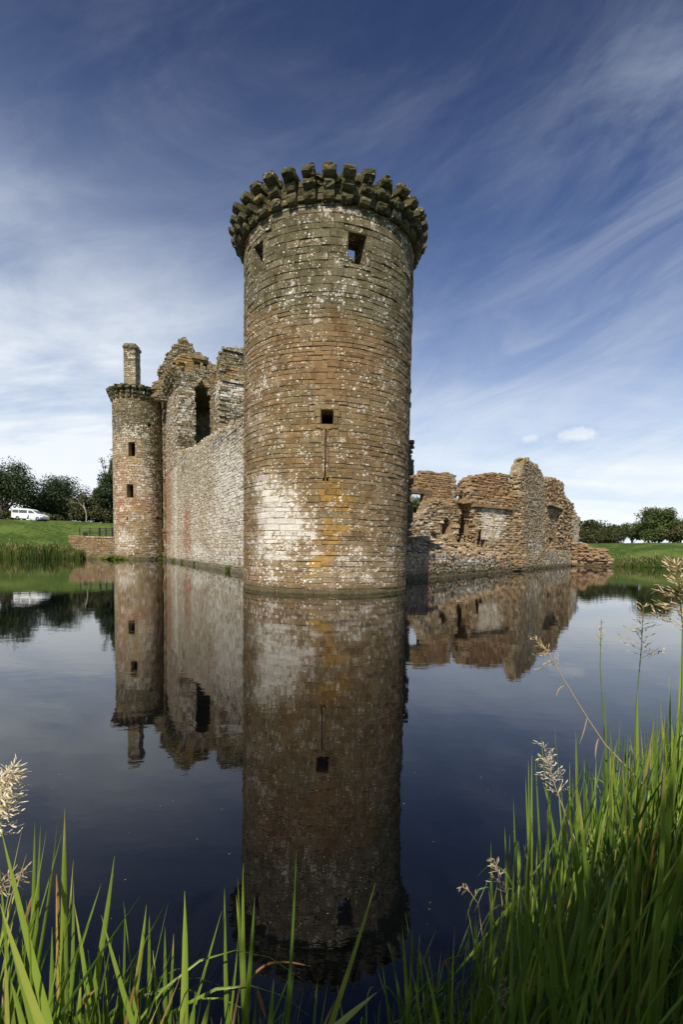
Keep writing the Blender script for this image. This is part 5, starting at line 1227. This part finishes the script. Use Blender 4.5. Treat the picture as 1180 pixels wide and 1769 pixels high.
LEFT = [
 ('reed with one tall upright blade, tallest at lower left', [(112, 1396, 114, 1690, 1.25, .017, .0, .75), (127, 1520, 118, 1700, 1.3, .011, .01, .5), (97, 1510, 100, 1640, 1.3, .009, -.02, .97)]),
 ('leaning reed whose long blade slants right to a sharp tip', [(198, 1477, 152, 1700, 1.25, .016, .03, .6), (175, 1525, 140, 1610, 1.4, .009, .0, .5), (128, 1560, 150, 1740, 1.2, .014, .04, .7)]),
 ('reed with wide blades crossing the lower left corner', [(2, 1433, 78, 1700, 1.1, .020, -.02, .8), (0, 1560, 95, 1769, 1.0, .024, -.03, .85), (10, 1600, 45, 1769, 1.0, .018, .02, .7), (60, 1420, 45, 1560, 1.35, .010, .0, .6), (70, 1425, 55, 1600, 1.4, .010, .0, .55)]),
 ('reed with a blade leaning left from the second clump', [(175, 1580, 245, 1769, 1.15, .017, -.03, .65), (253, 1562, 220, 1680, 1.3, .013, .05, .75), (213, 1555, 232, 1660, 1.4, .009, 0, .5), (258, 1570, 256, 1680, 1.4, .010, 0, .4)]),
 ('single thick upright reed blade in the middle left', [(319, 1538, 312, 1769, 1.2, .018, .015, .8), (285, 1600, 285, 1700, 1.3, .011, 0, .45), (300, 1612, 290, 1720, 1.3, .010, .02, .4), (264, 1640, 275, 1740, 1.3, .010, 0, .5)]),
 ('low reed shoot with a short bright tip near the bottom', [(364, 1719, 345, 1769, 1.1, .016, 0, .85), (338, 1710, 330, 1769, 1.1, .012, 0, .5), (320, 1745, 312, 1769, 1.0, .012, 0, .9)]),
 ('reed of three thin blades left of the tower reflection', [(388, 1532, 398, 1690, 1.4, .011, -.02, .55), (412, 1612, 385, 1769, 1.35, .010, .04, .45)]),
 ('reed with a tight fan of blades before the tower reflection', [(420, 1490, 424, 1630, 1.35, .011, -.02, .6), (411, 1515, 420, 1640, 1.35, .010, -.02, .5), (440, 1548, 412, 1769, 1.3, .013, .02, .45), (408, 1545, 422, 1660, 1.4, .009, 0, .5)]),
 ('dark upright reed blade crossing the tower reflection', [(512, 1470, 490, 1769, 1.3, .011, .02, .3), (508, 1678, 495, 1769, 1.25, .011, 0, .4), (473, 1690, 465, 1769, 1.2, .015, .0, .45)]),
 ('yellow-tipped reed blade slanting right over the tower reflection', [(649, 1524, 570, 1740, 1.35, .012, .02, .86), (566, 1700, 555, 1769, 1.4, .006, .0, .5), (549, 1685, 545, 1769, 1.4, .006, 0, .4)]),
 ('low flat reed leaf with a brown tip at the bottom centre', [(651, 1713, 555, 1769, 1.1, .017, .02, .90), (580, 1725, 560, 1769, 1.25, .007, 0, .98)]),
 ('reed bunch at the very left edge with yellowing leaves', [(0, 1500, 20, 1720, 1.2, .015, 0, .6), (8, 1640, 0, 1769, 1.1, .016, 0, .93), (38, 1620, 60, 1769, 1.25, .014, 0, .5), (18, 1690, 40, 1769, 1.0, .015, 0, .7), (90, 1600, 78, 1769, 1.2, .013, .02, .55)]),
 ('reed tuft of short dark blades in the bottom left', [(152, 1640, 165, 1769, 1.2, .013, 0, .45), (188, 1660, 180, 1769, 1.25, .012, 0, .35), (232, 1690, 240, 1769, 1.2, .012, 0, .6), (205, 1640, 212, 1769, 1.3, .010, 0, .3), (140, 1690, 130, 1769, 1.1, .014, 0, .6)]),
]
for lab, bl in LEFT: plant(lab, bl)

# dense undergrowth stuff, bottom left and along the bank
def mass(name, label, n, xf, yf, hf, seed, w=(.006, .013), lean=.10, tintf=None, mat=None, seg=8, spread=.12, skyline=None, arching=.22):
    r = np.random.RandomState(seed); u = r.uniform(0, 1, n); x, y = xf(u, r), yf(u, r); h = hf(x, y, r)
    b = np.stack([x, y, np.maximum(ground_z(x, y), -.12)], 1)
    tp = b + np.stack([r.normal(lean, spread, n) * h, r.normal(0, spread * .8, n) * h, h], 1)
    if skyline is not None:
        lim = CAM_H - np.interp(tp[:, 0] / np.maximum(tp[:, 1], .3), *skyline) * tp[:, 1]; k_ = np.clip((lim - b[:, 2]) / (tp[:, 2] - b[:, 2]), .25, 1); tp = b + (tp - b) * k_[:, None]
    c = np.clip(r.beta(2.2, 2.4, n) * .92 + (r.uniform(0, 1, n) < .05) * .5, 0, 1); tt = np.stack([c, r.uniform(0, 1, n), r.uniform(0, 1, n)], 1)
    mb = MB(); bd = np.stack([-r.normal(lean, .10, n) * h * .35, r.normal(0, .06, n) * h, r.uniform(0, .1, n) * h], 1)
    ar = r.uniform(0, 1, n) < arching; hh_ = tp[:, 2] - b[:, 2]
    tp[ar] += np.stack([r.normal(.12, .30, ar.sum()), r.normal(0, .18, ar.sum()), -r.uniform(.25, .75, ar.sum())], 1) * hh_[ar, None]; bd[ar, 2] += hh_[ar] * r.uniform(.35, .75, ar.sum())
    blades(mb, b, tp, r.uniform(w[0], w[1], n), bd, tt, seg=seg)
    return stuff(mb.build(name, mat or M_BLADE, smooth=True), label, 'reeds')


def hf_right(x, y, r):
    # tips follow a skyline that climbs to the right
    q = x / y; sky = np.interp(q, [.08, .2, .3, .385, .45, .55, .7, .9], [.92, .80, .68, .52, .42, .36, .28, .22])
    top = CAM_H - sky * y; return np.clip((top + .05) * (1 - .55 * r.uniform(0, 1, len(x)) ** 1.6), .22, 1.75)


mass('reed_bed', 'dense green reed bed filling the lower right corner', 1450,
     lambda u, r: .25 + 2.4 * u ** .8, lambda u, r: np.interp(.25 + 2.4 * u ** .8, [.2, .7, 1.3, 2.2, 3.0], [1.2, 1.5, 2.0, 2.75, 3.3]) + r.uniform(-.55, .30, len(u)), hf_right, 71, lean=.10, w=(.006, .017), spread=.17, arching=.25, skyline=([.08, .2, .3, .385, .45, .55, .7, .9], [.96, .84, .74, .58, .48, .40, .32, .25]))
mass('reed_bed', 'shorter shaded grass at the foot of the lower right reed bed', 2200,
     lambda u, r: .12 + 2.2 * u, lambda u, r: 1.15 + .6 * u + r.uniform(-.3, .5, len(u)) , lambda x, y, r: r.uniform(.2, .62, len(x)) + .12 * np.clip(x, 0, 2), 72, w=(.004, .009), lean=.25, spread=.3, arching=.4)
mass('bank_grass', 'short dark grass along the bottom left of the near bank', 620,
     lambda u, r: -1.1 + .95 * u, lambda u, r: 1.12 + r.uniform(-.12, .2, len(u)), lambda x, y, r: r.uniform(.4, 1.0, len(x)) * np.interp(x, [-1.1, -.75, -.5, -.2], [1.22, 1.0, .78, .72]), 73, w=(.006, .015), lean=.0, spread=.2)
mass('bank_grass', 'knee-high grass on the near bank just beyond the right edge', 900, lambda u, r: 2.6 + 4 * u, lambda u, r: 3.0 + .5 * u + r.uniform(-2.2, .2, len(u)), lambda x, y, r: r.uniform(.15, .6, len(x)), 75, w=(.006, .012), lean=.1, spread=.25)
mass('bank_grass', 'sparse low grass at the bottom centre of the near bank', 90,
     lambda u, r: -.35 + .5 * u, lambda u, r: 1.12 + r.uniform(-.1, .15, len(u)), lambda x, y, r: r.uniform(.3, .62, len(x)), 74, w=(.004, .008), lean=.0, spread=.25)

# tall distinct blades of the right bed
RIGHT = [
 ('tallest reed at the right edge with upright blades', [(1176, 1130, 1165, 1420, 2.0, .014, 0, .8), (1156, 1150, 1170, 1330, 2.1, .013, -.03, .7), (1140, 1200, 1150, 1420, 2.0, .012, 0, .75), (1172, 1260, 1168, 1500, 1.9, .014, 0, .86)]),
 ('reed with one long blade under the middle seed head', [(1101, 1190, 1094, 1440, 2.1, .016, .0, .75), (1126, 1218, 1140, 1400, 2.1, .012, 0, .6), (1136, 1225, 1132, 1420, 2.0, .012, 0, .5)]),
 ('reed with paired blades below the slender seed spike', [(1054, 1260, 1085, 1440, 2.1, .013, -.02, .6), (1045, 1185, 1046, 1380, 2.3, .010, 0, .5), (1120, 1260, 1098, 1460, 2.0, .012, .02, .65), (1072, 1240, 1064, 1330, 2.3, .006, 0, .5)]),
 ('reed whose broad blade stands left of the dry stalk', [(995, 1262, 1003, 1430, 2.2, .014, -.02, .65), (1008, 1315, 1015, 1480, 2.1, .011, 0, .5), (1030, 1310, 1018, 1470, 2.1, .012, .02, .7), (984, 1315, 990, 1470, 2.3, .010, 0, .6)]),
 ('outermost reed clump leaning out over the water', [(934, 1267, 965, 1430, 2.2, .011, -.03, .6), (957, 1250, 985, 1400, 2.4, .009, -.02, .5), (919, 1295, 915, 1440, 2.2, .008, 0, .65), (913, 1312, 912, 1440, 2.2, .008, 0, .7), (908, 1340, 910, 1450, 2.2, .008, 0, .7), (925, 1310, 930, 1440, 2.2, .008, 0, .6)]),
 ('thin dark reed standing apart in the dark water', [(887, 1378, 893, 1500, 2.2, .008, 0, .3), (872, 1428, 874, 1560, 2.1, .009, 0, .5), (881, 1440, 882, 1560, 2.1, .008, 0, .5), (848, 1452, 840, 1620, 1.9, .010, .0, .35)]),
 ('long pale reed leaf slanting up through the bed', [(1142, 1455, 1040, 1640, 1.6, .016, .02, .88), (1180, 1400, 1090, 1560, 1.7, .016, .02, .7)]),
 ('drooping reed leaf arching down at the lower right', [(1080, 1762, 1060, 1600, 1.45, .014, .0, .82)]),
 ('reed leaf bending right across the small seed head', [(943, 1478, 870, 1560, 1.9, .011, .03, .75), (1057, 1360, 1010, 1470, 2.0, .013, .03, .75)]),
 ('upright reed blades at the left margin of the right bed', [(695, 1598, 702, 1700, 1.55, .012, 0, .7), (713, 1605, 708, 1720, 1.5, .009, 0, .5), (725, 1612, 722, 1720, 1.5, .009, 0, .45), (742, 1640, 738, 1740, 1.5, .008, 0, .4), (660, 1660, 668, 1740, 1.5, .007, 0, .5)]),
 ('yellow edged reed leaf low in the right bed', [(1166, 1535, 1120, 1630, 1.6, .015, .02, .9)]),
]
for lab, bl in RIGHT:
    if 'drooping' in lab:
        root = thing('reed_plant', lab, 'reed', (aty(1040, 1700, 1.45) * [1, 1, 0]), 'broad-leaved reeds at the near bank')
        p0 = aty(1015, 1765, 1.5); p0[2] = .1; mb = MB(); top = aty(1030, 1585, 1.48); end = aty(1080, 1762, 1.38)
        blades(mb, [top], [end], .013, [[.035, 0, .05]], [[.85, .5, .5]], seg=12, twist=.2); blades(mb, [p0], [top], .008, [[-.03, 0, .02]], [[.6, .5, .5]], seg=8); mb.build('leaf', M_BLADE, root, smooth=True)
        continue
    plant(lab, bl)

# dead curled leaves
def dead(label, pts, Y, w):
    root = thing('dry_leaf', label, 'dry leaf', aty(*pts[0], Y) * [1, 1, 0]); P = np.array([aty(x, y, Y) for x, y in pts]); mb = MB()
    n = len(P); t0 = np.linspace(0, 1, n); t1 = np.linspace(0, 1, n * 4); Q = np.stack([np.interp(t1, t0, P[:, i]) for i in range(3)], 1)
    for _ in range(3): Q[1:-1] = (Q[:-2] + 2 * Q[1:-1] + Q[2:]) / 4
    T = np.gradient(Q, axis=0); sdv = np.cross(T, [0, 1, 0]); sdv /= np.linalg.norm(sdv, axis=1)[:, None] + 1e-9; ww = (w * np.sin(np.linspace(.25, 3.1, len(Q))))[:, None] / 2
    V = np.stack([Q - sdv * ww + [0, .4 * w, 0], Q, Q + sdv * ww + [0, .4 * w, 0]], 1).reshape(-1, 3); i = np.arange(len(Q) - 1) * 3
    mb.add(V, np.concatenate([np.stack([i, i + 1, i + 4, i + 3], 1), np.stack([i + 1, i + 2, i + 5, i + 4], 1)]), (.95, .5, .3)); mb.build('leaf', M_DRY2, root, smooth=True)


M_DRY2 = leaf_mat('brown_leaf', [(0, (0.16, 0.07, 0.03)), (.5, (0.24, 0.12, 0.05)), (1, (0.34, 0.18, 0.08))], .3, .7, .2)
dead('brown arching dead leaf before the foot of the tower reflection', [(425, 1709), (440, 1680), (465, 1663), (500, 1662), (537, 1669)], 1.4, .008)
dead('short brown dead leaf bent down left of the dark reed', [(458, 1760), (450, 1730), (443, 1707)], 1.35, .012)
dead('brown curled leaf looping at the lower right', [(1118, 1769), (1105, 1690), (1085, 1648), (1060, 1640), (1052, 1650)], 1.4, .010)
dead('orange-brown curved leaf beside the drooping leaf', [(1000, 1705), (1012, 1680), (1032, 1668), (1045, 1672)], 1.45, .012)
dead('orange upright dead leaf within the right bed', [(1048, 1510), (1054, 1480), (1062, 1440)], 1.9, .014)
dead('brown kinked leaf at the left margin of the right bed', [(790, 1700), (775, 1672), (768, 1658), (798, 1650)], 1.6, .009)
dead('orange dead leaf in the lower left clump', [(40, 1600), (48, 1570), (57, 1540)], 1.35, .010)
dead('twisted brown leaf left of the tallest left blade', [(100, 1640), (99, 1570), (97, 1510)], 1.35, .010)
dead('pale orange broken leaf at the bottom left', [(128, 1755), (140, 1735), (166, 1708)], 1.15, .010)


# seed-head stalks
def seed_stalk(label, pts, Y, head_len, n, seed, spread=.35, rad_=.0022, drop=.4, sz=.018, mat=None, tint0=.5, leafs=(), hmat=None):
    r = np.random.RandomState(seed); P = [aty(x, y, Y) for x, y in pts]; b = P[0].copy(); d = P[1] - P[0]
    if d[2] > .01: b = b - d * min((b[2] - .02) / d[2], 2.0); b[2] = max(b[2], 0)
    P = np.array([b] + P); root = thing('seed_stalk', label, 'grass stalk', b * [1, 1, 0], 'grass stalks with seed heads')
    mb = MB(); mb.tube(P, np.linspace(rad_ * 1.4, rad_ * .5, len(P)), 5, (tint0, .5, .5)); mb.build('stem', mat or M_DRY, root)
    tip = P[-1]; dirv = P[-1] - P[-2]; dirv /= np.linalg.norm(dirv); st = tip - dirv * head_len
    hd = MB()
    for i in range(n):
        t_ = r.uniform(0, 1); o = st + dirv * head_len * t_; ln = head_len * spread * (1 - t_ * .75) * r.uniform(.4, 1.1)
        a = r.normal(size=3); a -= (a @ dirv) * dirv; a /= np.linalg.norm(a); a = a * 1.0 + dirv * .9; a[2] -= drop * .4; a /= np.linalg.norm(a)
        e = o + a * ln; e[2] -= drop * ln * .4; hd.tube([o, (o + e) / 2 + [0, 0, ln * .08], e], [.0007, .0006, .0004], 3, (.5, .5, .5))
        k = max(2, int(ln / sz)); ts = np.linspace(.35, 1, k)
        bb = o + (e - o) * ts[:, None]; dd = a + r.normal(0, .35, (k, 3)); dd[:, 2] -= .15; dd /= np.linalg.norm(dd, axis=1)[:, None]
        blades(hd, bb, bb + dd * sz * r.uniform(.7, 1.3, (k, 1)), sz * .24, np.zeros((k, 3)), r.uniform(.2, 1, (k, 3)), seg=3)
    hd.build('seed_head', hmat or M_DRY, root)
    for lp in leafs:
        q = [aty(x, y, Y) for x, y in lp]; l = MB(); blades(l, [q[0]], [q[-1]], .006, [(q[1] - (q[0] + q[-1]) / 2)], [[.5, .5, .5]], seg=6); l.build('leaf', M_DRY, root)


seed_stalk('bent dry straw-coloured stalk leaning left over the water on the right', [(1086, 1328), (1045, 1285), (1015, 1240), (975, 1175), (945, 1125), (922, 1100)], 2.2, .18, 40, 1, .50, .0030, .5, leafs=[((975, 1184), (964, 1185), (961, 1203)), ((1014, 1240), (1010, 1262), (1001, 1285)), ((1034, 1275), (1028, 1290), (1029, 1312))])
seed_stalk('slender green stalk with a narrow spike at centre right', [(1050, 1340), (1042, 1240), (1037, 1150), (1039, 1070)], 2.3, .16, 16, 2, .16, .0026, .2, mat=M_BLADE)
seed_stalk('green stalk with an open airy seed head, between spike and edge', [(1095, 1300), (1100, 1210), (1108, 1120), (1112, 1045)], 2.2, .25, 40, 3, .48, .0028, .5, sz=.022, mat=M_BLADE)
seed_stalk('tall stalk with a heavy cream seed head at the right edge', [(1172, 1300), (1178, 1180), (1179, 1080), (1170, 975)], 1.9, .27, 90, 4, .50, .0028, .4, sz=.030, mat=M_BLADE)
seed_stalk('green stem with white bristly seed head at the rim of the right bed', [(975, 1400), (960, 1360), (945, 1310), (937, 1280)], 2.1, .26, 60, 5, .36, .0024, .2, hmat=M_PLUME)
seed_stalk('drab seed head low over dark water in the right bed', [(865, 1620), (868, 1560), (860, 1500), (853, 1482)], 1.8, .15, 20, 6, .4, .0020, .6)
seed_stalk('pale seed head bowed left of the right bed', [(830, 1590), (826, 1560), (812, 1540), (797, 1530)], 1.8, .07, 8, 7, .4, .0016, .5)
seed_stalk('dark seed head lying low at the bottom right', [(830, 1769), (860, 1725), (900, 1700), (930, 1692)], 1.4, .14, 26, 8, .45, .0020, .6)
seed_stalk('fluffy cream plume at the left edge of the picture', [(-14, 1560), (-10, 1440), (4, 1370), (22, 1322)], 1.4, .24, 230, 9, .40, .0025, .5, sz=.020, hmat=M_PLUME)
seed_stalk('small tan plume below the cream plume at the left', [(10, 1640), (14, 1570), (30, 1510), (46, 1500)], 1.4, .14, 30, 10, .42, .0020, .6)

# unseen trees added behind the viewpoint to shade the feet of the reeds
for lab, x_, y_, h_, w_, sd_ in (('unseen leafy tree added for shade on the near bank, straight behind the viewpoint', -.6, -2.9, 5.3, 3.2, 201), ('unseen leafy tree added for shade on the near bank, left behind the viewpoint', -3.2, -2.7, 5.6, 3.4, 202),
                                 ('unseen leafy tree added for shade on the near bank, right behind the viewpoint', 1.7, -2.9, 5.1, 3.2, 203), ('unseen leafy tree added for shade on the near bank, farthest right behind the viewpoint', 4.6, -2.4, 5.0, 3.2, 204)):
    tree('shade_tree', lab, x_, y_, h_, w_, M_LEAFG, sd_, trunk=.1, nb=26, per=150, leaf=.2, lobe=.42)

# specks of leaf litter floating close to the bank
r = np.random.RandomState(90); n = 60; pts = np.array([atz(x, y, .004) for x, y in zip(r.uniform(60, 900, n), r.uniform(1150, 1600, n))]); mb = MB()
ang = r.uniform(0, 3.14, n); s = .0012 * np.hypot(pts[:, 0], pts[:, 1]) * r.uniform(.5, 1.3, n)
for p, a, q in zip(pts, ang, s): mb.add([p + [q * math.cos(a + k) * f, q * math.sin(a + k) * f, 0] for k, f in ((0, 1.), (1.2, .6), (2.6, .9), (3.9, .7), (5.1, .8))], [[0, 1, 2, 3, 4]], (.7, .5, .5))
stuff(mb.build('floating_specks', M_DRY), 'tiny pale specks of litter floating on the moat', 'litter')
